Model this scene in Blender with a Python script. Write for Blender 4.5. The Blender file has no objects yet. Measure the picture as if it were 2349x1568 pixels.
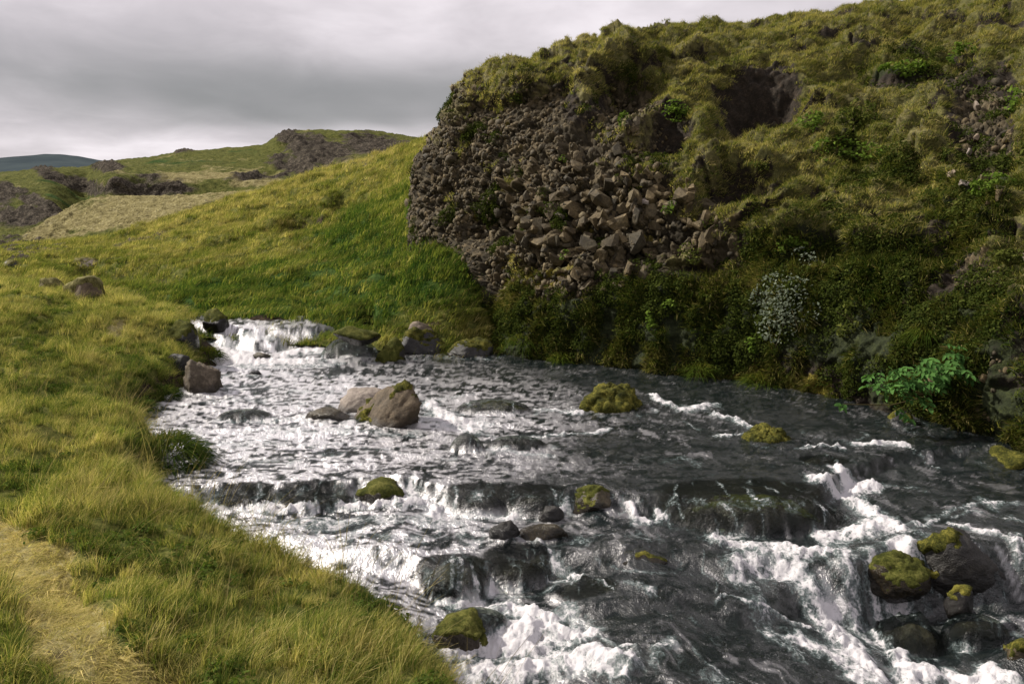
import bpy, bmesh, math, random
import numpy as np

# ------------------------------------------------------------------ camera, light, exposure
sc = bpy.context.scene
CAM = np.array([0.0, 0.0, 2.6])
PITCH = math.radians(8.2)
F = 2349 * 28 / 36.0
cam_d = bpy.data.cameras.new('camera')
cam_d.lens = 28; cam_d.sensor_width = 36; cam_d.clip_start = 0.05; cam_d.clip_end = 20000
cam = bpy.data.objects.new('camera', cam_d)
sc.collection.objects.link(cam)
cam.location = CAM; cam.rotation_euler = (math.pi / 2 - PITCH, 0, 0)
sc.camera = cam

SUN_EL, SUN_AZ = math.radians(40), math.radians(-74)      # azimuth from +Y towards +X (negative: left)
sun_dir = np.array([math.sin(SUN_AZ) * math.cos(SUN_EL), math.cos(SUN_AZ) * math.cos(SUN_EL), math.sin(SUN_EL)])
sun_d = bpy.data.lights.new('sun', 'SUN'); sun_d.energy = 5.0; sun_d.angle = math.radians(1.5); sun_d.color = (1.0, 0.93, 0.82)
sun = bpy.data.objects.new('sun', sun_d); sc.collection.objects.link(sun)
from mathutils import Vector, Matrix
sun.rotation_euler = Vector(sun_dir).to_track_quat('Z', 'Y').to_euler()
sun.location = (0, 0, 60)

sc.view_settings.view_transform = 'Standard'; sc.view_settings.look = 'None'
sc.view_settings.exposure = 0.45; sc.view_settings.gamma = 1.0
cy = sc.cycles
cy.use_denoising = True
try: cy.denoiser = 'OPENIMAGEDENOISE'
except Exception: pass
cy.max_bounces = 4; cy.diffuse_bounces = 2; cy.glossy_bounces = 2; cy.transmission_bounces = 3; cy.transparent_max_bounces = 5
cy.caustics_reflective = False; cy.caustics_refractive = False
cy.sample_clamp_indirect = 4.0; cy.sample_clamp_direct = 5.0

# ------------------------------------------------------------------ node helper
class NT:
    def __init__(s, tree):
        s.t = tree; tree.nodes.clear()
    def n(s, typ, props=None, **ins):
        nd = s.t.nodes.new(typ)
        for k, v in (props or {}).items(): setattr(nd, k, v)
        for k, v in ins.items():
            key = int(k[1:]) if k[0] == 'i' and k[1:].isdigit() else k.replace('_', ' ')
            s.put(nd.inputs[key], v)
        return nd
    def put(s, sock, v):
        if isinstance(v, bpy.types.NodeSocket): s.t.links.new(v, sock)
        elif isinstance(v, bpy.types.Node): s.t.links.new(v.outputs[0], sock)
        else:
            if sock.type == 'RGBA' and hasattr(v, '__len__') and len(v) == 3: v = (*v, 1)
            sock.default_value = v
    def math(s, op, a, b=0.0, c=None, clamp=False):
        nd = s.t.nodes.new('ShaderNodeMath'); nd.operation = op; nd.use_clamp = clamp
        s.put(nd.inputs[0], a); s.put(nd.inputs[1], b)
        if c is not None: s.put(nd.inputs[2], c)
        return nd.outputs[0]
    def mix(s, f, a, b, blend='MIX'):
        nd = s.t.nodes.new('ShaderNodeMix'); nd.data_type = 'RGBA'; nd.blend_type = blend; nd.clamp_factor = True
        s.put(nd.inputs[0], f); s.put(nd.inputs[6], a); s.put(nd.inputs[7], b)
        return nd.outputs[2]
    def ss(s, v, lo, hi, a=0.0, b=1.0):
        nd = s.t.nodes.new('ShaderNodeMapRange'); nd.interpolation_type = 'SMOOTHSTEP'
        for i, x in enumerate((v, lo, hi, a, b)): s.put(nd.inputs[i], x)
        return nd.outputs[0]
    def noise(s, vec, scale, detail=4.0, rough=0.55, dist=0.0, col=False):
        nd = s.n('ShaderNodeTexNoise', Scale=scale, Detail=detail, Roughness=rough, Distortion=dist)
        if vec is not None: s.put(nd.inputs['Vector'], vec)
        return nd.outputs[1 if col else 0]
    def attr(s, name, typ='GEOMETRY', out='Fac'):
        nd = s.t.nodes.new('ShaderNodeAttribute'); nd.attribute_name = name; nd.attribute_type = typ
        return nd.outputs[out]
    def ramp(s, f, stops, interp='LINEAR'):
        nd = s.t.nodes.new('ShaderNodeValToRGB'); cr = nd.color_ramp; cr.interpolation = interp
        while len(cr.elements) < len(stops): cr.elements.new(0.5)
        for e, (p, c) in zip(cr.elements, stops): e.position = p; e.color = (*c, 1) if len(c) == 3 else c
        s.put(nd.inputs[0], f)
        return nd.outputs[0]

# ------------------------------------------------------------------ world: overcast sky
world = bpy.data.worlds.new('World'); sc.world = world; world.use_nodes = True
w = NT(world.node_tree)
sky = w.n('ShaderNodeTexSky', dict(sky_type='NISHITA', sun_disc=False, sun_elevation=SUN_EL, sun_rotation=SUN_AZ))
tc = w.n('ShaderNodeTexCoord').outputs['Generated']
sep = w.n('ShaderNodeSeparateXYZ', Vector=tc)
zz = w.math('MAXIMUM', sep.outputs[2], 0.0)
inv = w.math('DIVIDE', 1.0, w.math('ADD', zz, 0.16))
cp = w.n('ShaderNodeCombineXYZ', X=w.math('MULTIPLY', sep.outputs[0], inv), Y=w.math('MULTIPLY', sep.outputs[1], inv), Z=0.0).outputs[0]
big = w.noise(cp, 0.62, 5, 0.5, 0.35)
fine = w.noise(cp, 2.3, 5, 0.55, 0.4)
cl = w.math('ADD', w.math('MULTIPLY', big, 0.66), w.math('MULTIPLY', fine, 0.34))
cl = w.math('ADD', cl, w.math('MULTIPLY', sep.outputs[0], 0.045))
ccol = w.ramp(cl, [(0.32, (0.36, 0.335, 0.35)), (0.45, (0.50, 0.46, 0.48)), (0.55, (0.65, 0.60, 0.625)), (0.66, (0.80, 0.75, 0.775))])
# low stratus: a darker layer of cloud base a little above the horizon, bright gap under it
elw = w.math('ADD', sep.outputs[2], w.math('MULTIPLY', w.math('SUBTRACT', w.noise(cp, 0.75, 3, 0.5, 0.2), 0.5), 0.075))
band = w.math('MULTIPLY', w.ss(elw, 0.098, 0.132), w.ss(elw, 0.235, 0.150))
bpos = w.n('ShaderNodeMapping', Vector=tc, Scale=(1.0, 1.0, 2.0))
band = w.math('MULTIPLY', band, w.ss(w.noise(bpos.outputs[0], 1.9, 3, 0.5), 0.36, 0.58))
ccol = w.mix(w.math('MULTIPLY', band, 0.85), ccol, (0.175, 0.176, 0.173))
skyc = w.mix(0.05, ccol, w.mix(1.0, sky.outputs[0], (0.1, 0.1, 0.1), 'MULTIPLY'))
bg = w.n('ShaderNodeBackground', Color=skyc, Strength=1.0)
w.n('ShaderNodeOutputWorld', Surface=bg.outputs[0])

# ------------------------------------------------------------------ projection helpers (pixel grid 2349 x 1568 of the photograph)
cp_, sp_ = math.cos(PITCH), math.sin(PITCH)
def ray(x, y):
    rx = (np.asarray(x, float) - 1174.5) / F; rz = -(np.asarray(y, float) - 784) / F
    return rx, cp_ + sp_ * rz, -sp_ + cp_ * rz
def P(x, y, d):
    rx, ry, rz = ray(x, y); k = d / ry
    return np.stack([rx * k + CAM[0], ry * k + CAM[1], rz * k + CAM[2]], -1)
def W(x, y, z):
    rx, ry, rz = ray(x, y); k = (z - CAM[2]) / rz
    return np.stack([rx * k, ry * k, np.zeros_like(rx * k) + z], -1)
def proj(v):
    v = np.asarray(v) - CAM
    dep = v[..., 1] * cp_ - v[..., 2] * sp_
    up = v[..., 1] * sp_ + v[..., 2] * cp_
    dep = np.where(np.abs(dep) < 1e-3, 1e-3, dep)
    return v[..., 0] / dep * F + 1174.5, 784 - up / dep * F, dep

# ------------------------------------------------------------------ noise
_r = np.random.RandomState(11)
_perm = _r.permutation(512).astype(np.int64)
_g = _r.normal(size=(512, 3)); _g /= np.linalg.norm(_g, axis=1)[:, None]
def _h(ix, iy, iz):
    return _perm[(ix + _perm[(iy + _perm[iz & 511]) & 511]) & 511]
def pn(p, seed=0):
    p = np.asarray(p, float); sh = p.shape[:-1]; p = p.reshape(-1, 3) + seed * 17.31
    i = np.floor(p).astype(np.int64); f = p - i
    u = f * f * f * (f * (f * 6 - 15) + 10)
    out = np.zeros(len(p))
    for a in (0, 1):
        wa = u[:, 0] if a else 1 - u[:, 0]
        for b in (0, 1):
            wb = u[:, 1] if b else 1 - u[:, 1]
            for c in (0, 1):
                wc = u[:, 2] if c else 1 - u[:, 2]
                g = _g[_h(i[:, 0] + a, i[:, 1] + b, i[:, 2] + c)]
                out += wa * wb * wc * (g[:, 0] * (f[:, 0] - a) + g[:, 1] * (f[:, 1] - b) + g[:, 2] * (f[:, 2] - c))
    return (out * 1.5).reshape(sh)
def fbm(p, octv=4, seed=0, gain=0.5, lac=2.03):
    a, s, t = 1.0, 0.0, 0.0; p = np.asarray(p, float)
    for k in range(octv):
        s = s + a * pn(p, seed + k * 3.7); t += a; a *= gain; p = p * lac
    return s / t * 1.4
def ridged(p, octv=3, seed=0, gain=0.5, lac=2.1):
    a, s, t = 1.0, 0.0, 0.0; p = np.asarray(p, float)
    for k in range(octv):
        s = s + a * (1 - np.abs(pn(p, seed + k * 3.7)) * 2); t += a; a *= gain; p = p * lac
    return s / t
def worley(p, seed=0):
    p = np.asarray(p, float).reshape(-1, 3) + seed * 9.17
    i = np.floor(p).astype(np.int64); f1 = np.full(len(p), 9.0); f2 = np.full(len(p), 9.0)
    cid = np.zeros(len(p), np.int64); off = np.zeros((len(p), 3))
    for a in (-1, 0, 1):
        for b in (-1, 0, 1):
            for c in (-1, 0, 1):
                h = _h(i[:, 0] + a, i[:, 1] + b, i[:, 2] + c)
                q = np.stack([i[:, 0] + a, i[:, 1] + b, i[:, 2] + c], -1) + 0.5 + 0.42 * np.tanh(_g[h] * 2)
                dv = p - q; d = np.sqrt((dv * dv).sum(-1))
                near = d < f1
                f2 = np.where(near, f1, np.minimum(f2, d)); f1 = np.where(near, d, f1)
                cid = np.where(near, h, cid); off = np.where(near[:, None], dv, off)
    return f1, f2, cid, off
def sst(x, a, b):
    t = np.clip((x - a) / (b - a), 0, 1); return t * t * (3 - 2 * t)

# ------------------------------------------------------------------ mesh helpers
ROOT = sc.collection
def link(o, parent=None):
    ROOT.objects.link(o)
    if parent is not None: o.parent = parent
    return o
def tag(o, label=None, cat=None, group=None, kind=None):
    for k, v in (('label', label), ('category', cat), ('group', group), ('kind', kind)):
        if v: o[k] = v
    return o
def raw_mesh(name, V, polys, mat=None, attrs=None, smooth=True):
    """polys: (n,k) index array"""
    V = np.asarray(V, np.float32).reshape(-1, 3); polys = np.asarray(polys, np.int32)
    me = bpy.data.meshes.new(name)
    n, k = polys.shape
    me.vertices.add(len(V)); me.vertices.foreach_set('co', V.ravel())
    me.loops.add(n * k); me.loops.foreach_set('vertex_index', polys.ravel())
    me.polygons.add(n); me.polygons.foreach_set('loop_start', np.arange(0, n * k, k, dtype=np.int32))
    if smooth: me.polygons.foreach_set('use_smooth', np.ones(n, bool))
    for an, av in (attrs or {}).items():
        a = me.attributes.new(an, 'FLOAT', 'POINT'); a.data.foreach_set('value', np.asarray(av, np.float32).ravel())
    me.update(calc_edges=True); me.validate()
    if mat: me.materials.append(mat)
    return me
def grid_polys(nr, nc, keep=None):
    i = np.arange(nr * nc).reshape(nr, nc)
    q = np.stack([i[:-1, :-1], i[:-1, 1:], i[1:, 1:], i[1:, :-1]], -1).reshape(-1, 4)
    if keep is not None: q = q[keep.ravel()]
    return q
def grid_normals(V):
    du = np.gradient(V, axis=1); dv = np.gradient(V, axis=0)
    n = np.cross(du, dv); n /= np.linalg.norm(n, axis=-1, keepdims=True) + 1e-9
    return n
def crw(n, m, tpar=None):
    """Catmull-Rom weight matrix: n samples over m control points"""
    t = np.linspace(0, m - 1, n) if tpar is None else tpar
    Wm = np.zeros((n, m)); i = np.minimum(np.floor(t).astype(int), m - 2); f = t - i
    ws = (-0.5 * f + f**2 - 0.5 * f**3, 1 - 2.5 * f**2 + 1.5 * f**3, 0.5 * f + 2 * f**2 - 1.5 * f**3, -0.5 * f**2 + 0.5 * f**3)
    for k, wv in enumerate(ws):
        np.add.at(Wm, (np.arange(n), np.clip(i + k - 1, 0, m - 1)), wv)
    return Wm
def patch(cols, nr, nc):
    """cols: list of columns, each a list of (x,y,depth) bottom to top -> surface (nr,nc,3)"""
    C = np.array(cols, float)                      # C,R,3
    Wd = P(C[..., 0], C[..., 1], C[..., 2])        # C,R,3
    Wd = np.transpose(Wd, (1, 0, 2))
    return np.einsum('ir,rck,jc->ijk', crw(nr, Wd.shape[0]), Wd, crw(nc, Wd.shape[1]))
def blobs(px, py, items, soft=0.35, wob=None):
    """region weights: items = (x, y, rx, ry[, angle deg])"""
    m = np.zeros_like(px)
    for it in items:
        x, y, rx, ry = it[:4]; a = math.radians(it[4]) if len(it) > 4 else 0
        dx, dy = px - x, py - y
        u = (dx * math.cos(a) + dy * math.sin(a)) / rx; v = (-dx * math.sin(a) + dy * math.cos(a)) / ry
        d = np.sqrt(u * u + v * v)
        if wob is not None: d = d + wob
        m = np.maximum(m, 1 - sst(d, 1 - soft, 1 + soft))
    return m
def ico(sub):
    bm = bmesh.new(); bmesh.ops.create_icosphere(bm, subdivisions=sub, radius=1)
    V = np.array([v.co[:] for v in bm.verts]); T = np.array([[v.index for v in f.verts] for f in bm.faces]); bm.free()
    V /= np.linalg.norm(V, axis=1)[:, None]
    return V, T
ICO = {k: ico(k) for k in (1, 2, 3, 4, 5)}
def rock_verts(seed, sub=4, planes=16, lo=0.72, noise=0.07, k=22.0, nscale=2.2, flat=None):
    r = np.random.RandomState(seed); D, T = ICO[sub]
    N = r.normal(size=(planes, 3)); N /= np.linalg.norm(N, axis=1)[:, None]
    off = r.uniform(lo, 1.0, planes)
    dt = np.maximum(D @ N.T, 1e-3); rr = off[None] / dt
    rr = np.minimum(rr, 3.0)
    rad = -np.log(np.exp(-k * rr).sum(1) + math.exp(-k * 1.15)) / k
    if noise: rad = rad * (1 + noise * fbm(D * nscale, 4, seed % 97) + noise * 0.35 * fbm(D * nscale * 5, 3, seed % 89 + 5))
    return D * rad[:, None], T
def vnormals(V, T):
    fn = np.cross(V[T[:, 1]] - V[T[:, 0]], V[T[:, 2]] - V[T[:, 0]])
    n = np.zeros_like(V)
    for k in range(3): np.add.at(n, T[:, k], fn)
    return n / (np.linalg.norm(n, axis=1)[:, None] + 1e-9)
def eul_from_axes(Z, Yref):
    Z = Z / (np.linalg.norm(Z, axis=1)[:, None] + 1e-9)
    X = np.cross(Yref, Z); X /= np.linalg.norm(X, axis=1)[:, None] + 1e-9
    Y = np.cross(Z, X)
    # M columns X,Y,Z ; XYZ euler
    sy = np.clip(-X[:, 2], -1, 1); ey = np.arcsin(sy)
    ex = np.arctan2(Y[:, 2], Z[:, 2]); ez = np.arctan2(X[:, 1], X[:, 0])
    return np.stack([ex, ey, ez], -1)

# ------------------------------------------------------------------ materials
def new_mat(name):
    m = bpy.data.materials.new(name); m.use_nodes = True
    return m, NT(m.node_tree)
def out(t, sh): t.n('ShaderNodeOutputMaterial', Surface=sh)
def geo_pos(t): return t.n('ShaderNodeNewGeometry').outputs['Position']
def obj_pos(t): return t.n('ShaderNodeTexCoord').outputs['Object']

def mat_terrain(name, sc_=1.0, bump=0.4, dist=0.05):
    m, t = new_mat(name); p = geo_pos(t)
    n1 = t.noise(p, 1.3 * sc_, 5, 0.6); n2 = t.noise(p, 7 * sc_, 5, 0.65); n3 = t.noise(p, 28 * sc_, 3, 0.6)
    var = t.math('ADD', t.math('MULTIPLY', n2, 0.6), t.math('MULTIPLY', n3, 0.4))
    olive = t.ramp(var, [(0.32, (0.028, 0.036, 0.010)), (0.5, (0.085, 0.092, 0.024)), (0.68, (0.17, 0.16, 0.05))])
    lush = t.ramp(var, [(0.32, (0.010, 0.030, 0.006)), (0.5, (0.032, 0.060, 0.014)), (0.7, (0.075, 0.115, 0.03))])
    dry = t.ramp(var, [(0.32, (0.10, 0.085, 0.035)), (0.5, (0.22, 0.19, 0.085)), (0.68, (0.36, 0.32, 0.17))])
    dirt = t.ramp(var, [(0.32, (0.010, 0.008, 0.006)), (0.5, (0.032, 0.024, 0.017)), (0.7, (0.085, 0.062, 0.043))])
    rock = t.ramp(var, [(0.34, (0.018, 0.016, 0.014)), (0.5, (0.052, 0.044, 0.034)), (0.66, (0.15, 0.128, 0.10))])
    def th(a, wgt=0.5):
        return t.ss(t.math('ADD', t.attr(a), t.math('MULTIPLY', t.math('SUBTRACT', t.math('ADD', t.math('MULTIPLY', n1, .5), t.math('MULTIPLY', n2, .5)), 0.5), wgt * 2)), 0.35, 0.65)
    c = t.mix(th('lush'), olive, lush); c = t.mix(th('dry'), c, dry); c = t.mix(th('dirt'), c, dirt); c = t.mix(th('rock'), c, rock)
    b = t.n('ShaderNodeBump', Strength=bump, Distance=dist, Height=var)
    out(t, t.n('ShaderNodeBsdfPrincipled', Base_Color=c, Roughness=0.95, Specular_IOR_Level=0.03, Normal=b).outputs[0])
    return m

def mat_cliff():
    m, t = new_mat('cliff_ground'); p = geo_pos(t)
    n1 = t.noise(p, 1.6, 5, 0.6); n2 = t.noise(p, 9, 5, 0.65); n3 = t.noise(p, 40, 4, 0.65)
    var = t.math('ADD', t.math('MULTIPLY', n2, 0.55), t.math('MULTIPLY', n3, 0.45))
    cell = t.attr('cell')
    rock = t.ramp(cell, [(0.0, (0.022, 0.0175, 0.010)), (0.4, (0.050, 0.041, 0.025)), (0.75, (0.086, 0.070, 0.043)), (1.0, (0.130, 0.100, 0.058))])
    rock = t.mix(0.75, rock, t.ramp(var, [(0.3, (0.25, 0.24, 0.23)), (0.5, (0.8, 0.78, 0.74)), (0.7, (1.5, 1.45, 1.4))]), 'MULTIPLY')
    dirt = t.ramp(var, [(0.3, (0.006, 0.005, 0.004)), (0.5, (0.022, 0.017, 0.012)), (0.7, (0.07, 0.05, 0.035))])
    olive = t.ramp(var, [(0.32, (0.022, 0.024, 0.007)), (0.5, (0.075, 0.072, 0.022)), (0.68, (0.17, 0.15, 0.055))])
    lush = t.ramp(var, [(0.32, (0.007, 0.010, 0.004)), (0.5, (0.017, 0.022, 0.008)), (0.68, (0.048, 0.058, 0.018))])
    moss = t.ramp(var, [(0.32, (0.06, 0.055, 0.010)), (0.5, (0.14, 0.115, 0.018)), (0.68, (0.24, 0.19, 0.03))])
    nn = t.math('MULTIPLY', t.math('SUBTRACT', t.math('ADD', t.math('MULTIPLY', n1, .45), t.math('MULTIPLY', n2, .55)), 0.5), 1.3)
    def th(a): return t.ss(t.math('ADD', t.attr(a), nn), 0.36, 0.62)
    cushc = t.ramp(var, [(0.32, (0.055, 0.050, 0.018)), (0.5, (0.105, 0.094, 0.036)), (0.68, (0.19, 0.168, 0.070))])
    c = t.mix(th('rock'), dirt, rock); c = t.mix(th('moss'), c, moss); c = t.mix(th('lush'), c, lush); c = t.mix(th('olive'), c, olive); c = t.mix(th('cushion'), c, cushc)
    b = t.n('ShaderNodeBump', Strength=0.7, Distance=0.05, Height=var)
    out(t, t.n('ShaderNodeBsdfPrincipled', Base_Color=c, Roughness=0.88, Specular_IOR_Level=0.2, Normal=b).outputs[0])
    return m

def mat_stone(name, dark, mid, light, rough=0.8, wet=0.0, scale=1.0, rnd=0.35, spec=0.3):
    m, t = new_mat(name); p = geo_pos(t)
    n1 = t.noise(p, 5 * scale, 5, 0.65); n2 = t.noise(p, 30 * scale, 5, 0.7); n3 = t.noise(p, 90 * scale, 3, 0.6)
    v = t.math('ADD', t.math('ADD', t.math('MULTIPLY', n1, .45), t.math('MULTIPLY', n2, .35)), t.math('MULTIPLY', n3, .2))
    c = t.ramp(v, [(0.34, dark), (0.5, mid), (0.64, light)])
    oi = t.n('ShaderNodeObjectInfo').outputs['Random']
    c = t.mix(1.0, c, t.ramp(oi, [(0.0, (1 - rnd * .8,) * 3), (0.3, (0.95, 0.93, 0.92)), (0.6, (1.0, 0.90, 0.74)), (0.85, (1 + rnd * .5, 1 + rnd * .35, 1 + rnd * .1)), (1.0, (1 + rnd, 1 + rnd * .95, 1 + rnd * .9))]), 'MULTIPLY')
    wet_ = t.attr('wet')
    c = t.mix(wet_, c, t.mix(1.0, c, (0.32, 0.31, 0.30), 'MULTIPLY'))
    b = t.n('ShaderNodeBump', Strength=0.8, Distance=0.05, Height=v)
    # wet rim: the stone is wet close to the running water
    out(t, t.n('ShaderNodeBsdfPrincipled', Base_Color=c, Roughness=t.math('MULTIPLY_ADD', wet_, -0.35, t.ss(n1, 0.35, 0.65, rough - 0.12, rough), clamp=True), Specular_IOR_Level=spec, Normal=b).outputs[0])
    return m

def mat_moss(name, dark, mid, light, scale=1.0, bump=0.9):
    m, t = new_mat(name); p = geo_pos(t)
    n1 = t.noise(p, 8 * scale, 4, 0.6); n2 = t.noise(p, 55 * scale, 4, 0.7); n3 = t.noise(p, 160 * scale, 2, 0.6)
    v = t.math('ADD', t.math('ADD', t.math('MULTIPLY', n1, .4), t.math('MULTIPLY', n2, .35)), t.math('MULTIPLY', n3, .25))
    c = t.ramp(v, [(0.40, dark), (0.5, mid), (0.60, light)])
    b = t.n('ShaderNodeBump', Strength=bump, Distance=0.025, Height=v)
    out(t, t.n('ShaderNodeBsdfPrincipled', Base_Color=c, Roughness=0.95, Specular_IOR_Level=0.1, Normal=b).outputs[0])
    return m

def mat_grass(name, stops, trans=0.4):
    """stops: colours along the 'tint' attribute of each instance, varied per blade"""
    m, t = new_mat(name)
    tint = t.attr('tint', 'INSTANCER'); bl = t.attr('bl')
    f = t.math('ADD', tint, t.math('MULTIPLY', t.math('SUBTRACT', bl, 0.5), 0.55), clamp=True)
    c = t.ramp(f, stops)
    br = t.attr('val', 'INSTANCER')
    c = t.mix(1.0, c, t.n('ShaderNodeCombineColor', Red=br, Green=br, Blue=br).outputs[0], 'MULTIPLY')
    d = t.n('ShaderNodeBsdfDiffuse', Color=c).outputs[0]
    tr = t.n('ShaderNodeBsdfTranslucent', Color=t.mix(1.0, c, (1.15, 1.2, 0.7), 'MULTIPLY')).outputs[0]
    out(t, t.n('ShaderNodeMixShader', Fac=trans, i1=d, i2=tr).outputs[0])
    return m

def mat_leaf(name, a, b_, trans=0.3, gloss=0.05, attr='bl'):
    m, t = new_mat(name)
    c = t.mix(t.attr(attr), a, b_)
    d = t.n('ShaderNodeBsdfDiffuse', Color=c).outputs[0]
    tr = t.n('ShaderNodeBsdfTranslucent', Color=t.mix(1.0, c, (1.1, 1.2, 0.6), 'MULTIPLY')).outputs[0]
    g = t.n('ShaderNodeBsdfGlossy', Color=(1, 1, 1), Roughness=0.4).outputs[0]
    s = t.n('ShaderNodeMixShader', Fac=trans, i1=d, i2=tr).outputs[0]
    out(t, t.n('ShaderNodeMixShader', Fac=gloss, i1=s, i2=g).outputs[0])
    return m

def mat_water():
    m, t = new_mat('stream_water'); p = geo_pos(t)
    foam = t.attr('foam'); film = t.attr('film')
    mp = t.n('ShaderNodeMapping', Vector=p, Scale=(1.0, 0.8, 1.0), Rotation=(0, 0, math.radians(25)))
    st = t.n('ShaderNodeMapping', Vector=p, Scale=(1.0, 0.35, 0.6), Rotation=(0, 0, math.radians(28)))
    f1 = t.noise(st.outputs[0], 9, 5, 0.7, 0.6); f2 = t.noise(mp.outputs[0], 55, 4, 0.75)
    fn = t.math('ADD', t.math('MULTIPLY', f1, 0.6), t.math('MULTIPLY', f2, 0.4))
    vor = t.n('ShaderNodeTexVoronoi', dict(feature='DISTANCE_TO_EDGE'), Vector=t.n('ShaderNodeVectorMath', dict(operation='ADD'), i0=mp.outputs[0], i1=t.n('ShaderNodeVectorMath', dict(operation='SCALE'), i0=t.noise(p, 6, 3, .6, 0, True), Scale=0.35).outputs[0]).outputs[0], Scale=7.0)
    lace = t.ss(vor.outputs[0], 0.16, 0.0)
    fn = t.math('ADD', fn, t.math('MULTIPLY', lace, 0.09))
    fm = t.ss(t.math('ADD', foam, t.math('MULTIPLY', t.math('SUBTRACT', fn, 0.53), 2.1)), 0.34, 1.08)
    pale = t.attr('pale')
    # surface ripples finer than the mesh
    r1 = t.noise(mp.outputs[0], 32, 3, 0.6, 0.6); r2 = t.noise(mp.outputs[0], 95, 2, 0.55)
    h = t.math('ADD', r1, t.math('MULTIPLY', r2, 0.35))
    bump = t.n('ShaderNodeBump', Strength=0.85, Distance=0.022, Height=h)
    gl = t.n('ShaderNodeBsdfGlossy', Color=(0.96, 0.96, 0.98), Roughness=0.06, Normal=bump).outputs[0]
    deep = t.n('ShaderNodeBsdfDiffuse', Color=(0.010, 0.016, 0.016), Normal=bump).outputs[0]
    tr = t.n('ShaderNodeBsdfTransparent', Color=(0.62, 0.66, 0.60)).outputs[0]
    body = t.n('ShaderNodeMixShader', Fac=t.math('MULTIPLY_ADD', film, 0.35, 0.5), i1=deep, i2=tr).outputs[0]
    fr = t.n('ShaderNodeFresnel', IOR=1.36, Normal=bump).outputs[0]
    gl2 = t.n('ShaderNodeBsdfGlossy', Color=(1.0, 0.98, 1.0), Roughness=0.4, Normal=bump).outputs[0]
    wat = t.n('ShaderNodeMixShader', Fac=t.math('MULTIPLY', fr, t.math('MULTIPLY_ADD', film, -0.36, 0.68), clamp=True), i1=body, i2=gl).outputs[0]
    wat = t.n('ShaderNodeMixShader', Fac=pale, i1=wat, i2=gl2).outputs[0]  # pale mask lays extra sky sheen on the water, beyond its Fresnel reflection
    fc = t.mix(t.ss(t.math('ADD', fm, t.math('MULTIPLY', t.math('SUBTRACT', t.noise(p, 5.0, 3, .6), 0.5), 0.9)), 0.3, 1.0), (0.22, 0.28, 0.28), (0.76, 0.74, 0.765))
    fb = t.n('ShaderNodeBump', Strength=0.7, Distance=0.03, Height=fn)
    fd = t.n('ShaderNodeBsdfDiffuse', Color=fc, Normal=fb).outputs[0]
    ft = t.n('ShaderNodeBsdfTranslucent', Color=fc).outputs[0]
    fo = t.n('ShaderNodeMixShader', Fac=0.3, i1=fd, i2=ft).outputs[0]
    out(t, t.n('ShaderNodeMixShader', Fac=t.math('MULTIPLY', fm, 0.95), i1=wat, i2=fo).outputs[0])
    return m

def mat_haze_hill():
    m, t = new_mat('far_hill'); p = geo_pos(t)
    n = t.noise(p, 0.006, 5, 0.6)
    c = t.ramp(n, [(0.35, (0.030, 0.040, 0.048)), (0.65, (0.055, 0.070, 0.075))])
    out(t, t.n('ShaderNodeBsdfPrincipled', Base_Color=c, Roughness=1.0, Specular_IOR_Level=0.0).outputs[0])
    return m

M = {}
M['terrain'] = mat_terrain('bank_ground', 1.0)
M['slope'] = mat_terrain('slope_ground', 0.6, 0.6, 0.12)
M['hill'] = mat_terrain('hill_ground', 0.16, 0.9, 0.9)
M['cliff'] = mat_cliff()
M['water'] = mat_water()
M['far'] = mat_haze_hill()
M['bed'] = mat_stone('stream_bed', (0.010, 0.009, 0.007), (0.040, 0.034, 0.024), (0.09, 0.075, 0.05), 0.5)
M['brown'] = mat_stone('brown_basalt', (0.045, 0.036, 0.028), (0.12, 0.097, 0.075), (0.23, 0.19, 0.15))
M['clast'] = mat_stone('clast_stone', (0.019, 0.015, 0.008), (0.075, 0.061, 0.035), (0.180, 0.148, 0.090), rnd=0.8)
M['pale'] = mat_stone('pale_rock', (0.11, 0.09, 0.075), (0.23, 0.195, 0.165), (0.36, 0.31, 0.27), rnd=0.05)
M['umber'] = mat_stone('umber_rock', (0.030, 0.024, 0.016), (0.092, 0.074, 0.052), (0.20, 0.165, 0.125), rnd=0.15)
M['black'] = mat_stone('black_wet_rock', (0.006, 0.006, 0.006), (0.018, 0.017, 0.016), (0.045, 0.042, 0.038), 0.55, rnd=0.1, spec=0.4)
M['wet'] = mat_stone('wet_brown_rock', (0.011, 0.009, 0.0055), (0.040, 0.033, 0.018), (0.10, 0.080, 0.044), 0.4, rnd=0.25, spec=0.4)
M['moss'] = mat_moss('yellow_moss', (0.008, 0.010, 0.003), (0.046, 0.048, 0.009), (0.175, 0.155, 0.032))
M['mossg'] = mat_moss('green_moss', (0.018, 0.022, 0.005), (0.055, 0.060, 0.012), (0.13, 0.125, 0.035))
M['mound'] = mat_moss('olive_moss', (0.035, 0.032, 0.010), (0.11, 0.10, 0.036), (0.24, 0.215, 0.095), 0.8, 0.8)
G_STOPS = [(0.0, (0.014, 0.036, 0.008)), (0.25, (0.050, 0.078, 0.016)), (0.5, (0.115, 0.135, 0.028)), (0.75, (0.220, 0.202, 0.058)), (1.0, (0.40, 0.33, 0.14))]
M['grass'] = mat_grass('meadow_grass', G_STOPS)

# ------------------------------------------------------------------ distant setting
far = raw_mesh('plain', [(-6000, -3000, -4), (6000, -3000, -4), (6000, 9000, -4), (-6000, 9000, -4)], [(0, 1, 2, 3)], M['hill'],
               dict(lush=[0] * 4, dry=[.3] * 4, dirt=[0] * 4, rock=[.2] * 4))
tag(link(bpy.data.objects.new('ground', far)), kind='structure')

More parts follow.
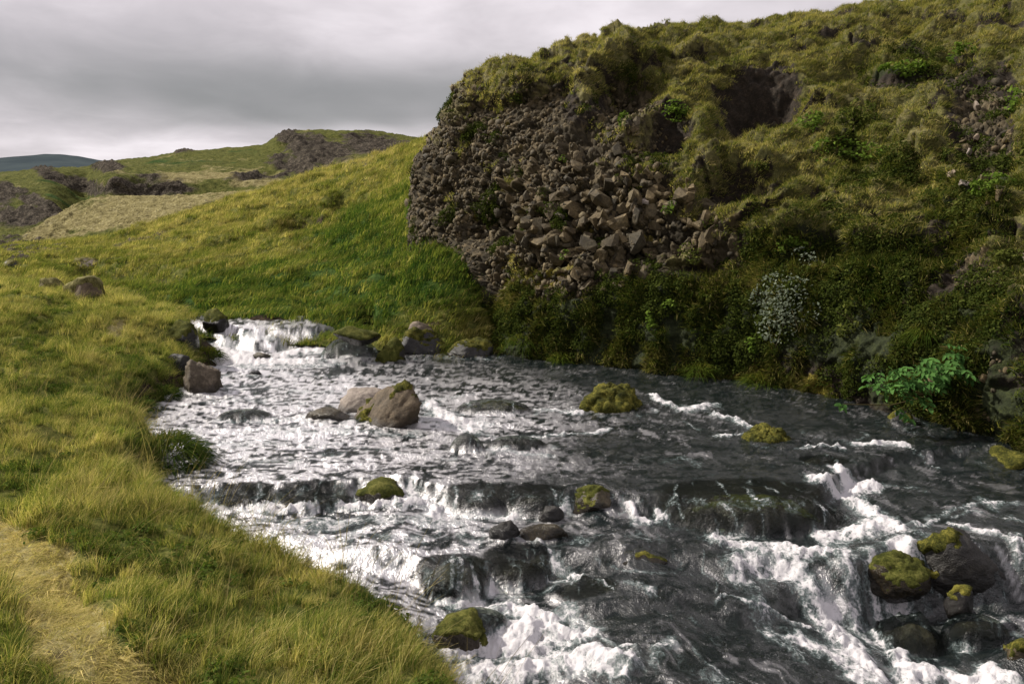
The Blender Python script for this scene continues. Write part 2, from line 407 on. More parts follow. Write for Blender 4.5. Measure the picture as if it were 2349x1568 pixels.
cols = []
for x, y in ((-1500, 440), (-700, 415), (-300, 395), (0, 379), (110, 372), (180, 377), (245, 386), (330, 388), (520, 410), (900, 430), (1600, 440), (2600, 430)):
    cols.append([(x, 540, 900), (x, y + 70, 1150), (x, y + 25, 1350), (x, y, 1600), (x, y + 6, 2200), (x, 560, 3200)])
V = patch(cols, 60, 160); V[..., 2] += 4 * fbm(V * 0.006, 4, 3)
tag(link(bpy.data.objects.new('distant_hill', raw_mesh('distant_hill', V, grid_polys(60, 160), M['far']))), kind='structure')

def terrain_obj(name, V, mat, attrs, keep=None):
    nr, nc = V.shape[:2]
    o = link(bpy.data.objects.new(name, raw_mesh(name, V, grid_polys(nr, nc, keep), mat, attrs)))
    return tag(o, kind='structure')

HC = [
 [(-500,600,90),(-500,540,110),(-500,480,125),(-500,440,145),(-500,415,170),(-500,425,240)],
 [(-250,600,90),(-250,530,110),(-250,470,125),(-250,425,145),(-250,403,170),(-250,415,240)],
 [(0,545,90),(0,522,105),(0,470,120),(0,420,145),(0,399,175),(0,405,240)],
 [(110,535,90),(110,507,105),(110,460,120),(110,412,145),(110,387,180),(110,395,240)],
 [(200,520,95),(200,480,128),(200,447,152),(200,412,172),(200,384,195),(200,390,250)],
 [(240,480,95),(235,452,109),(237,412,114),(240,394,140),(240,373,200),(240,380,260)],
 [(330,475,95),(330,453,108),(330,414,113),(330,388,140),(330,364,195),(330,370,250)],
 [(420,470,95),(420,452,108),(420,412,114),(420,383,140),(420,349,190),(420,355,250)],
 [(520,460,95),(520,446,109),(520,408,118),(520,378,145),(520,343,190),(520,348,250)],
 [(600,450,95),(600,438,110),(600,403,125),(600,372,150),(600,334,190),(600,340,250)],
 [(645,440,95),(645,425,112),(645,388,132),(645,340,165),(645,312,182),(645,312,250)],
 [(720,430,95),(720,415,112),(720,370,132),(720,325,165),(720,301,187),(720,305,260)],
 [(850,420,95),(850,392,112),(850,355,132),(850,325,165),(850,305,195),(850,310,260)],
 [(985,400,95),(985,372,112),(985,346,132),(985,328,170),(985,318,225),(985,322,270)],
 [(1200,390,95),(1200,360,112),(1200,340,132),(1200,330,170),(1200,322,225),(1200,325,270)],
 [(2200,390,95),(2200,360,112),(2200,340,132),(2200,330,170),(2200,322,225),(2200,325,270)]]
nr, nc = 220, 420
V = patch(HC, nr, nc); px, py, _ = proj(V)
wob = 0.35 * fbm(V * 0.08, 4, 7)
rockm = blobs(px, py, [(330, 432, 110, 24), (590, 410, 75, 14, -3), (730, 345, 90, 34, 12), (860, 335, 90, 26, 6), (660, 315, 30, 14), (120, 400, 60, 14, 18), (190, 425, 60, 18, 25),
                       (90, 470, 70, 18, 30), (45, 500, 90, 30), (10, 440, 30, 25), (250, 385, 40, 14), (420, 349, 26, 5), (700, 385, 90, 22, 10)], 0.5, wob)
lushm = blobs(px, py, [(150, 450, 70, 25, 30), (30, 480, 40, 20), (420, 370, 120, 14), (200, 470, 40, 30), (560, 350, 60, 10)], 0.5, wob) * 0.42
drym = 0.22 + 0.25 * fbm(V * 0.05, 3, 9) + 0.5 * blobs(px, py, [(480, 400, 150, 14), (800, 385, 100, 20), (600, 425, 80, 8)], 0.5, wob)
N = grid_normals(V)
cr = ridged(V * 0.16, 4, 5)
V = V + N * (1.1 * fbm(V * 0.07, 5, 2) * 0.8)[..., None] + np.array([0, 0, 1]) * (rockm * (cr - 0.45) * 2.0 + 0.35 * fbm(V * 0.5, 3, 8))[..., None]
mot = fbm(V * 0.22, 4, 19); drym = drym + 0.45 * mot; lushm = lushm + 0.25 * sst(fbm(V * .12, 3, 23), 0, .5)
terrain_obj('hills', V, M['hill'], dict(lush=lushm, dry=drym, dirt=0 * lushm, rock=rockm * 0.72 + 0.35 * (cr - .45) + 0.2 * fbm(V * .4, 3, 29)))

MC = [
 [(-400,640,52),(-400,600,58),(-400,585,64),(-400,575,70),(-400,590,86)],
 [(-100,610,52),(-100,580,58),(-100,564,64),(-100,556,72),(-100,575,90)],
 [(60,590,52),(60,557,58),(60,542,64),(60,533,72),(60,560,92)],
 [(130,585,52),(130,545,60),(130,520,68),(130,497,78),(130,530,98)],
 [(220,560,52),(220,525,62),(220,490,74),(220,456,88),(220,470,108)],
 [(400,520,52),(400,495,62),(400,475,75),(400,452,92),(400,458,115)],
 [(600,470,52),(600,455,64),(600,446,78),(600,436,95),(600,436,118)],
 [(800,425,50),(800,412,66),(800,402,80),(800,393,98),(800,392,122)],
 [(1100,360,48),(1100,345,66),(1100,335,80),(1100,330,98),(1100,330,125)]]
nr, nc = 150, 320
V = patch(MC, nr, nc); px, py, _ = proj(V); N = grid_normals(V)
hum = ridged(V * np.array([0.35, 0.35, 0.35]), 3, 4)
V = V + np.array([0, 0, 1]) * (0.55 * (hum - .5) + 0.25 * fbm(V * 1.1, 3, 6))[..., None]
wob = 0.4 * fbm(V * 0.15, 4, 17)
drym = 0.25 + 0.75 * blobs(px, py, [(330, 485, 190, 45, -8), (600, 440, 150, 22, -12), (120, 530, 90, 25, -30)], 0.5, wob) + 0.3 * fbm(V * 0.2, 3, 5)
rockm = 0.35 * sst(hum, 0.62, 0.9) * (px < 560) + 0.7 * blobs(px, py, [(560, 455, 110, 8, -12), (60, 560, 90, 14), (700, 420, 80, 7, -14)], 0.5, wob) * sst(hum, .3, .6)
terrain_obj('meadow', V, M['hill'], dict(lush=0.1 * blobs(px, py, [(500, 470, 120, 12, -10)]), dry=drym, dirt=0 * px, rock=rockm))

# ------------------------------------------------------------------ grassy slope across the stream
SC_ = [
 [(-500,720,15),(-500,690,17),(-500,665,20),(-500,640,25),(-500,620,32),(-500,606,40),(-500,596,50),(-500,606,62)],
 [(-250,710,15),(-250,680,17),(-250,655,20),(-250,632,25),(-250,612,32),(-250,600,40),(-250,590,50),(-250,600,62)],
 [(0,705,15),(0,675,16.5),(0,648,20),(0,622,26),(0,600,33),(0,584,42),(0,570,52),(0,590,65)],
 [(230,745,14.6),(230,718,16),(230,672,19),(230,632,24),(230,596,31),(230,568,40),(230,549,50),(230,570,64)],
 [(450,765,14.2),(450,738,15),(450,680,17.5),(450,620,22),(450,570,29),(450,525,38),(450,487,50),(450,505,66)],
 [(700,790,13.9),(700,757,14.6),(700,690,16.5),(700,600,20),(700,530,25),(700,470,33),(700,410,46),(700,430,66)],
 [(900,812,13.4),(900,775,13.9),(900,690,15.0),(900,595,17.2),(900,510,20.5),(900,430,27),(900,357,40),(900,375,62)],
 [(1060,830,12.9),(1055,790,13.4),(1052,700,13.9),(1045,600,14.9),(1005,500,17.2),(978,410,23),(985,326,38),(990,340,60)],
 [(1300,830,14.0),(1290,790,14.6),(1260,700,15.6),(1240,590,17.5),(1200,480,20),(1170,380,26),(1150,290,37),(1160,300,60)]]
nr, nc = 330, 420
SL = patch(SC_, nr, nc); px, py, _ = proj(SL)
q = SL * np.array([1, 1, 1.0]); N = grid_normals(SL)
wob = 0.35 * fbm(q * 0.5, 3, 21)
scar = blobs(px, py, [(690, 502, 70, 20, -24), (775, 462, 52, 13, -25), (310, 625, 125, 15, 3), (350, 640, 70, 10), (640, 520, 50, 10, -15), (240, 690, 60, 12, 5), (420, 700, 60, 9, 4), (150, 655, 50, 10), (560, 590, 60, 7, -8), (330, 680, 30, 10), (470, 735, 24, 16),
                      (700, 695, 40, 6), (760, 500, 30, 7, -20), (560, 545, 25, 6), (840, 720, 16, 30, 20), (690, 720, 14, 26, 10), (180, 618, 45, 11, -10), (30, 632, 30, 12), (500, 560, 60, 5, -15), (660, 460, 22, 8)], 0.5, wob)
hum = fbm(q * np.array([0.55, 0.9, 1.2]), 4, 31)
amp = 0.15 + 0.26 * sst(SL[..., 1], 16, 40)
SL[..., 2] += amp * hum + 0.10 * fbm(q * np.array([1.1, 1.9, 2.2]), 3, 35) * sst(SL[..., 1], 14.5, 17) + 0.05 * fbm(q * 2.3, 3, 3) - 0.85 * scar * (SL[..., 1] / 22)
# terracettes
SL[..., 2] += 0.06 * np.sin(SL[..., 2] * 9 + 2 * fbm(q * 0.4, 2, 8)) * sst(SL[..., 1], 15, 17)
s_lush = blobs(px, py, [(900, 620, 230, 130, -20), (600, 690, 260, 60, 5), (1000, 480, 90, 60), (820, 540, 120, 60, -30), (380, 650, 120, 35), (650, 640, 120, 40)], 0.5, wob) * 0.9
s_dry = 0.28 + 0.35 * fbm(q * 0.35, 3, 41) + 0.45 * sst(SL[..., 1], 24, 42) * (px > 300) - 0.5 * s_lush
edge_dirt = blobs(px, py, [(560, 738, 120, 8), (720, 752, 60, 8), (980, 745, 40, 14)], 0.5, wob)
s_att = dict(lush=s_lush, dry=s_dry * 0.45 - 0.6 * scar, dirt=np.maximum(scar, edge_dirt) * 0.95, rock=0.8 * blobs(px, py, [(180, 618, 45, 11, -10), (60, 575, 110, 16), (300, 560, 110, 7, -14), (840, 375, 50, 8, -22), (20, 590, 60, 16)], 0.5, wob) * sst(hum, -.3, .1))
slope = terrain_obj('slope', SL, M['slope'], s_att)
SLN = grid_normals(SL)

# ------------------------------------------------------------------ stream levels, bank line
LEDGE = [  # x px, y px, level below the step, drop
 ('C', [(300, 800, .45, .35), (430, 800, .45, .35), (500, 806, .45, .35), (600, 812, .45, .35), (700, 806, .45, .35), (760, 796, .45, .35), (880, 796, .45, .35), (1000, 800, .45, .35), (1300, 800, .45, .35)], 0.95),
 ('A', [(200, 1130, .27, .16), (400, 1152, .27, .15), (620, 1162, .27, .13), (800, 1150, .27, .15), (930, 1138, .27, .12), (1030, 1166, .27, .17), (1290, 1172, .27, .17), (1420, 1172, .27, .12), (1560, 1185, .27, .17), (1700, 1214, .25, .2),
         (1850, 1195, .25, .2), (1960, 1115, .27, .12), (2050, 1065, .3, .1), (2500, 1060, .3, .1)], 0.14),
 ('B', [(500, 1270, .15, .05), (690, 1305, .12, .06), (950, 1345, .08, .16), (1030, 1356, .08, .2), (1240, 1318, .08, .18), (1340, 1310, .12, .1), (1500, 1310, .12, .08), (1700, 1330, .1, .1), (1900, 1330, .1, .1), (2500, 1330, .1, .1)], 0.16),
 ('D', [(1200, 1470, .0, .02), (1800, 1450, -.1, .12), (1950, 1440, -.2, .26), (2060, 1440, -.25, .34), (2160, 1420, -.25, .34), (2300, 1440, -.2, .28), (2600, 1440, -.2, .25)], 0.2)]
_led = []
for nm, pts, wid in LEDGE:
    a = np.array([W(x, y, z) for x, y, z, d in pts]); o = np.argsort(a[:, 0])
    _led.append((a[o, 0], a[o, 1], np.array([p[3] for p in pts])[o], wid))
def water_level(X, Y):
    z = 0.43 + 0.010 * (Y - 9.5)
    jit = 0.16 * pn(np.stack([X * 1.7, Y * 0.7, 0 * X], -1), 4) + 0.06 * pn(np.stack([X * 6, Y * 2, 0 * X], -1), 5)
    for k, (lx, ly, ld, wid) in enumerate(_led):
        yl = np.interp(X, lx, ly); dr = np.interp(X, lx, ld)
        if k == 0:
            j2 = 0.42 * pn(np.stack([X * 1.9, Y * 0.3, 0 * X], -1), 8) + 0.16 * pn(np.stack([X * 5.5, Y * .8, 0 * X], -1), 9)
            z = z + dr * (0.5 * sst(Y + j2 - yl, -.05, .42) + 0.3 * sst(Y - 0.8 * j2 + 2 * jit - yl, .45, .85) + 0.2 * sst(Y - yl, .3, 1.6))
        else:
            z = z + dr * (sst(Y + jit - yl, -wid * 0.15, wid) - 1)
    return z
EDGE_PX = [(1040, 1568, .1), (990, 1500, .1), (940, 1450, .1), (820, 1405, .12), (720, 1350, .14), (620, 1300, .2), (545, 1245, .28), (480, 1205, .28), (400, 1175, .3), (350, 1140, .34), (375, 1085, .42),
           (375, 1040, .42), (345, 990, .43), (290, 975, .44), (345, 935, .44), (385, 905, .45), (435, 880, .46), (465, 850, .47), (470, 815, .6), (452, 785, .8), (436, 752, .88), (350, 727, .9), (250, 705, .92), (100, 690, .95), (-200, 680, 1.0)]
E = np.array([W(x, y, z) for x, y, z in EDGE_PX])
E = np.vstack([[3.2, -6, .0], [1.7, -2.0, .0], [1.1, 0.5, 0], [0.45, 2.3, .05], E, [-30, E[-1, 1] + 1, 1.0]])
def edge_dist(X, Y):
    """signed distance to the waterline of the near bank (+ on land) and the water level there"""
    best = np.full(X.shape, 1e9); lev = np.zeros(X.shape); side = np.zeros(X.shape); ws = np.zeros(X.shape)
    for a, b in zip(E[:-1], E[1:]):
        d = b[:2] - a[:2]; L2 = d @ d
        t = np.clip(((X - a[0]) * d[0] + (Y - a[1]) * d[1]) / L2, 0, 1)
        qx, qy = X - a[0] - t * d[0], Y - a[1] - t * d[1]
        r = qx * qx + qy * qy; c = d[0] * (Y - a[1]) - d[1] * (X - a[0])
        nb = r < best
        best = np.where(nb, r, best); side = np.where(nb, np.sign(c), side)
        wt = 1.0 / (r + 0.02) ** 2; ws = ws + wt; lev = lev + wt * (a[2] + t * (b[2] - a[2]))
    return np.sqrt(best) * side, lev / ws
def bank_z(X, Y, worn=True):
    d, lev = edge_dist(X, Y)
    dd = np.maximum(d, 0)
    dw = d + 0.10 * pn(np.stack([X * 2.5, Y * 2.5, 0 * X], -1), 2)
    z = lev - 0.35 * sst(-d, -0.02, 0.5) + 0.36 * sst(dw, -0.05, 0.34) + 0.17 * np.minimum(dd, 3.0) + 0.03 * np.maximum(dd - 3.0, 0) - 0.06
    q = np.stack([X, Y, 0 * X], -1)
    z = z + sst(d, 0.1, 0.8) * (0.13 * fbm(q * 0.9, 3, 12) + 0.08 * fbm(q * 2.4, 3, 14))
    # worn trail and hollows
    if worn: z = z - 0.06 * path_w(X, Y)
    return z
def on_bank(x, y):
    """first point of the near bank met along the line of sight"""
    k = np.linspace(1.5, 26, 1400); rx, ry, rz = ray(x, y); k = k / ry
    X, Y, Z = rx * k, ry * k, CAM[2] + rz * k
    h = np.nonzero(Z < bank_z(X, Y, False))[0]; i = h[0] if len(h) else len(k) - 1
    return np.array([X[i], Y[i], Z[i]])
PATH_PX = [(480, 1760), (330, 1640), (235, 1540), (170, 1450), (130, 1370), (75, 1290), (20, 1225), (-60, 1180), (-250, 1130)]
PTH = np.array([on_bank(x, y) for x, y in PATH_PX])
def seg_dist(X, Y, pts):
    best = np.full(X.shape, 1e9)
    for a, b in zip(pts[:-1], pts[1:]):
        d = b[:2] - a[:2]; t = np.clip(((X - a[0]) * d[0] + (Y - a[1]) * d[1]) / (d @ d + 1e-9), 0, 1)
        best = np.minimum(best, np.hypot(X - a[0] - t * d[0], Y - a[1] - t * d[1]))
    return best
BARE = np.array([on_bank(x, y) for x, y in ((280, 742), (262, 768))])
def path_w(X, Y):
    q = np.stack([X, Y, 0 * X], -1)
    wv = 0.08 * pn(q * 3, 6) + 0.04 * pn(q * 9, 7)
    m = 1 - sst(seg_dist(X, Y, PTH) + wv, 0.10, 0.24)
    m2 = 0.8 * (1 - sst(seg_dist(X, Y, BARE) + wv, 0.04, 0.22))
    return np.maximum(m, m2)

# bank mesh: finer close to the camera
xs = np.concatenate([np.linspace(-34, -9, 40)[:-1], np.linspace(-9, 2.6, 300)])
ys = np.concatenate([np.linspace(-6, 1.6, 40)[:-1], np.linspace(1.6, 8, 190)[:-1], np.linspace(8, 19, 190)])
X, Y = np.meshgrid(xs, ys); Z = bank_z(X, Y); dE, _ = edge_dist(X, Y)
q = np.stack([X, Y, Z], -1)
pw = path_w(X, Y)
keep = (dE > -0.9)[:-1, :-1]
b_att = dict(lush=0.35 * (1 - sst(dE, 0.2, 0.9)) + 0.3 * fbm(q * 0.8, 3, 3), dry=pw * 0.85 + 0.15 + 0.3 * fbm(q * 0.6, 3, 9), dirt=0.9 * (1 - sst(dE, 0.08, 0.3)) + 0.22 * pw + 0.45 * pw * fbm(q * 4, 3, 2), rock=0 * X)
bank = terrain_obj('bank', q, M['terrain'], b_att, keep)

# ------------------------------------------------------------------ cliff
CC = [
 [(970,800,22),(970,640,22),(975,540,22),(985,440,22),(1005,350,22),(1040,290,22.5),(1090,235,23),(1150,200,24),(1200,195,27)],
 [(955,850,17.2),(948,650,17.3),(942,530,17.2),(944,400,17.0),(988,325,17.1),(1030,258,17.3),(1054,236,17.4),(1080,208,17.7),(1130,202,21)],
 [(1120,860,13.6),(1114,710,13.9),(1104,610,14.4),(1085,500,15.1),(1085,400,15.5),(1100,310,15.9),(1120,262,16.1),(1160,192,16.8),(1230,190,21)],
 [(1300,865,12.6),(1300,700,12.8),(1300,590,13.0),(1290,480,13.4),(1285,380,14.0),(1290,290,14.8),(1310,235,15.3),(1340,152,16.5),(1400,152,22)],
 [(1500,890,11.8),(1500,720,12.0),(1500,610,12.3),(1500,500,12.7),(1500,400,13.3),(1500,300,14.3),(1500,225,15.1),(1500,114,16.9),(1560,120,23)],
 [(1720,925,10.9),(1720,760,11.1),(1720,640,11.4),(1720,530,11.9),(1720,420,12.6),(1720,310,13.8),(1720,218,15.0),(1720,86,17.2),(1780,92,24)],
 [(1950,985,9.8),(1950,810,10.0),(1950,690,10.4),(1950,570,10.9),(1950,450,11.7),(1950,330,13.0),(1950,212,14.4),(1950,52,17.0),(2000,58,23)],
 [(2180,1055,8.6),(2180,870,8.8),(2180,740,9.2),(2180,610,9.8),(2180,480,10.6),(2180,350,11.8),(2180,205,13.5),(2180,14,16.4),(2230,20,22)],
 [(2420,1160,7.3),(2420,950,7.6),(2420,810,8.0),(2420,670,8.6),(2420,520,9.4),(2420,380,10.6),(2420,220,12.3),(2420,-40,15.5),(2470,-40,21)],
 [(2900,1420,5.8),(2900,1150,6.1),(2900,950,6.6),(2900,790,7.2),(2900,610,8.0),(2900,440,9.2),(2900,240,10.9),(2900,-60,14),(2950,-60,20)]]
nr, nc = 460, 560
tr = np.concatenate([np.linspace(0, 7, nr - 50), np.linspace(7, 8, 51)[1:]])
tcx = np.concatenate([np.linspace(0, 1, 31)[:-1], np.linspace(1, 8, nc - 60), np.linspace(8, 9, 31)[1:]])
C = np.array(CC, float); Wd = np.transpose(P(C[..., 0], C[..., 1], C[..., 2]), (1, 0, 2))
CL = np.einsum('ir,rck,jc->ijk', crw(len(tr), 9, tr), Wd, crw(len(tcx), 10, tcx))
nr, nc = CL.shape[:2]
px, py, _ = proj(CL); N0 = grid_normals(CL)
if N0[nr // 2, nc // 2, 1] > 0: N0 = -N0
wob = 0.30 * fbm(CL * 0.8, 4, 51)
# regions of the cliff
c_rock = blobs(px, py, [(1120, 430, 190, 190, 20), (1330, 470, 240, 170), (1480, 520, 190, 120), (1250, 620, 180, 70), (1060, 300, 90, 110), (1600, 560, 110, 90), (1440, 280, 70, 110, 20), (1200, 280, 110, 90),
                        (2270, 400, 60, 120), (2240, 260, 60, 60), (2260, 640, 50, 40), (1780, 300, 40, 60)], 0.45, wob)
c_scree = blobs(px, py, [(2250, 330, 70, 170, -8), (2130, 205, 130, 28), (2290, 230, 50, 70), (2200, 690, 100, 60), (2250, 880, 90, 80), (1900, 600, 70, 50)], 0.45, wob)
c_olive = np.clip(sst(py, 420, 130 + 0.0 * px) * sst(px, 1180, 1420) + blobs(px, py, [(1800, 330, 330, 190), (2050, 420, 260, 110), (2250, 120, 250, 150), (1250, 140, 180, 70, -25), (1900, 520, 250, 70), (2420, 500, 160, 240)], 0.45, wob), 0, 1)
c_olive *= (1 - 0.85 * blobs(px, py, [(1750, 245, 95, 70), (1440, 250, 70, 70), (1700, 460, 80, 40), (1530, 330, 60, 45)], 0.4, wob)) * (1 - 0.9 * c_scree)
c_lush = blobs(px, py, [(1900, 700, 260, 170), (1500, 760, 300, 130), (2150, 820, 230, 150), (2050, 160, 90, 30), (2000, 380, 90, 90), (2250, 480, 120, 90), (1200, 760, 90, 90), (1650, 720, 150, 90), (2300, 960, 200, 80)], 0.45, wob) * 0.72
c_moss = 0.42 * c_rock * sst(fbm(CL * 1.9, 4, 209), .05, .5) + blobs(px, py, [(1180, 730, 60, 120), (1600, 850, 160, 50), (1300, 800, 90, 40), (1480, 830, 80, 40), (1750, 690, 40, 80), (2330, 1050, 80, 40), (1230, 640, 70, 25), (1850, 890, 60, 40)], 0.45, wob) * 0.72
# relief: blocky stone in the rock region, soft cushions where turf grows
f1, f2, cid, off = worley(CL * np.array([3.4, 3.4, 3.8])); f1 = f1.reshape(nr, nc); f2 = f2.reshape(nr, nc); cid = cid.reshape(nr, nc)
tilt = (off * _g[cid.ravel()]).sum(-1).reshape(nr, nc)
blk = (_perm[cid] / 512.0 - 0.5) * 0.26 + tilt * 0.34 - 0.14 * (1 - sst(f2 - f1, 0.0, 0.12))
g1, g2, gid, goff = worley(CL * 11.0, 3); g1 = g1.reshape(nr, nc); g2 = g2.reshape(nr, nc); gid = gid.reshape(nr, nc)
gtilt = (goff * _g[gid.ravel()]).sum(-1).reshape(nr, nc)
blk2 = (_perm[gid] / 512.0 - 0.5) * 0.055 + gtilt * 0.07 - 0.03 * (1 - sst(g2 - g1, 0.0, 0.15))
centre = blobs(px, py, [(1360, 500, 260, 170), (1560, 520, 150, 120)], 0.5, wob)
cush = 1 - np.abs(fbm(CL * np.array([0.8, 0.8, 1.3]), 4, 61)) * 2.0
cush2 = 1 - np.abs(fbm(CL * np.array([2.2, 2.2, 3.4]), 3, 65)) * 2.0
soil = fbm(CL * np.array([1.2, 1.2, .7]), 5, 71)
turf = np.clip(c_olive + 0.5 * c_lush, 0, 1)
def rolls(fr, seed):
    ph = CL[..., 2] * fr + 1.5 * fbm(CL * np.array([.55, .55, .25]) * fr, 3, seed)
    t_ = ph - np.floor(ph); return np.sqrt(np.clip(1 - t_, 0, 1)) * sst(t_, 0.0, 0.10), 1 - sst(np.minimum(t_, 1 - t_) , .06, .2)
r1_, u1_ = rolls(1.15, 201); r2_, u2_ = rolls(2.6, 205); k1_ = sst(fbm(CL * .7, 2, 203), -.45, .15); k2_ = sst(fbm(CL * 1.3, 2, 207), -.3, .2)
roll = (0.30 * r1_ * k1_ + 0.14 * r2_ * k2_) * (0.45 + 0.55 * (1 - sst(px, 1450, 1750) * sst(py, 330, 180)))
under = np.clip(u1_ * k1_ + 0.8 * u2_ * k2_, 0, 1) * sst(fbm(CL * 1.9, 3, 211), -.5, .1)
disp = c_rock * (1 - 0.6 * turf) * (0.55 * blk * (0.35 + 0.65 * centre) + blk2) + turf * (0.10 * cush + 0.08 * cush2 + roll) + 0.22 * soil + (0.05 + 0.07 * (1 - turf) * (1 - c_rock)) * fbm(CL * 6, 4, 77)
# long overhanging turf lips: push out above, hollow below
for (x, y, rx, ry, a, amt) in [(1730, 205, 120, 26, 0, .5), (1740, 262, 90, 40, 0, -.75), (1400, 175, 75, 24, -35, .35), (1425, 225, 55, 42, -20, -.5), (1640, 275, 60, 24, -40, .4), (1690, 390, 90, 24, -10, .35), (1690, 435, 70, 28, 0, -.45),
                              (1240, 210, 90, 26, -10, .25), (1480, 300, 60, 22, -15, .3), (1525, 340, 55, 30, 0, -.4), (2080, 245, 100, 18, 0, .3), (2060, 290, 110, 30, 0, -.4), (1940, 190, 60, 30, 0, -.3), (2250, 40, 110, 20, 0, -.35), (1120, 520, 60, 40, 0, -.35),
                              (1150, 720, 40, 110, 0, -.2), (2080, 80, 40, 22, 0, -.3), (1100, 740, 60, 70, 0, -.1), (1900, 590, 120, 30, 0, -.25), (1650, 600, 80, 30, 0, -.2), (2150, 330, 90, 25, 0, .25)]:
    disp = disp + (0.85 if amt < 0 else 0.4) * amt * blobs(px, py, [(x, y, rx, ry, a)], 0.7, wob * 0.6)
MOUNDS = [(1092, 192, 20, 18), (1128, 182, 30, 20, 10), (1165, 215, 34, 18, 10), (1062, 238, 28, 22, 30), (1040, 268, 22, 20), (1232, 218, 36, 20, 8), (1345, 215, 22, 46, 0), (1425, 150, 40, 18, 30), (1462, 302, 40, 22, 15), (1455, 322, 34, 20, 0), (1622, 402, 30, 30, 30), (1742, 442, 32, 15, 10), (1505, 92, 32, 13, 5), (1430, 115, 44, 13, 10), (1350, 138, 36, 13, 15), (1300, 150, 30, 13, 20), (2122, 365, 36, 16, 5), (2084, 345, 22, 12, 20), (1560, 175, 40, 14, 5), (1180, 175, 26, 14, 20), (1420, 265, 30, 18, 30), (1960, 242, 40, 14, 0), (1520, 360, 34, 16, 20), (1010, 315, 22, 14, 40), (1860, 345, 30, 12, 15), (1590, 140, 44, 12, 5), (1300, 620, 30, 10, 0), (1560, 600, 34, 12, 30), (2330, 720, 40, 14, 5)]
wobm = 0.22 * fbm(CL * 2.4, 3, 141)
cushion = np.zeros_like(px); lump = np.zeros_like(px)
dpt = proj(CL)[2]
for it in MOUNDS:
    x, y, rx, ry = it[:4]; rx, ry = rx * 1.15, ry * 1.25; a = math.radians(-(it[4] if len(it) > 4 else 0))
    dx, dy = px - x, py - y; near_ = (np.abs(dx) < rx * 2 + 40) & (np.abs(dy) < rx * 2 + 40)
    dx, dy = dx[near_], dy[near_]
    u = (dx * math.cos(a) + dy * math.sin(a)) / rx; v = (-dx * math.sin(a) + dy * math.cos(a)) / ry
    d2_ = u * u + v * v + wobm[near_]
    h_ = np.sqrt(np.clip(1 - d2_, 0, 1)) * (min(rx, ry) * 0.45 + 2) / F * dpt[near_]
    lump[near_] = np.maximum(lump[near_], h_); cushion[near_] = np.maximum(cushion[near_], 1 - sst(d2_, .75, 1.05))
lump = lump * (1 + 0.25 * fbm(CL * 5, 3, 143))
fade = sst(np.broadcast_to(tcx[None, :], (nr, nc)), 0.0, 0.7)
CL = CL + N0 * (disp * fade)[..., None] + (N0 * 0.9 + np.array([-0.2, -0.1, 0.15])) * (lump * fade)[..., None]
CLN = grid_normals(CL)
if CLN[nr // 2, nc // 2, 1] > 0: CLN = -CLN
px, py, _ = proj(CL)
cellv = np.where(centre > 0.4, _perm[cid] / 512.0, _perm[gid] / 512.0)
cav = np.clip(disp, -1, 1)
cliff = terrain_obj('cliff', CL, M['cliff'], dict(rock=c_rock * 0.95, olive=c_olive * 0.9 - 0.35 * (c_rock > .6) * (1 - turf) - 0.55 * under, lush=c_lush, moss=c_moss, cell=cellv, cushion=cushion * 0.5 + 0.25 * turf * sst(roll, .2, .4)))

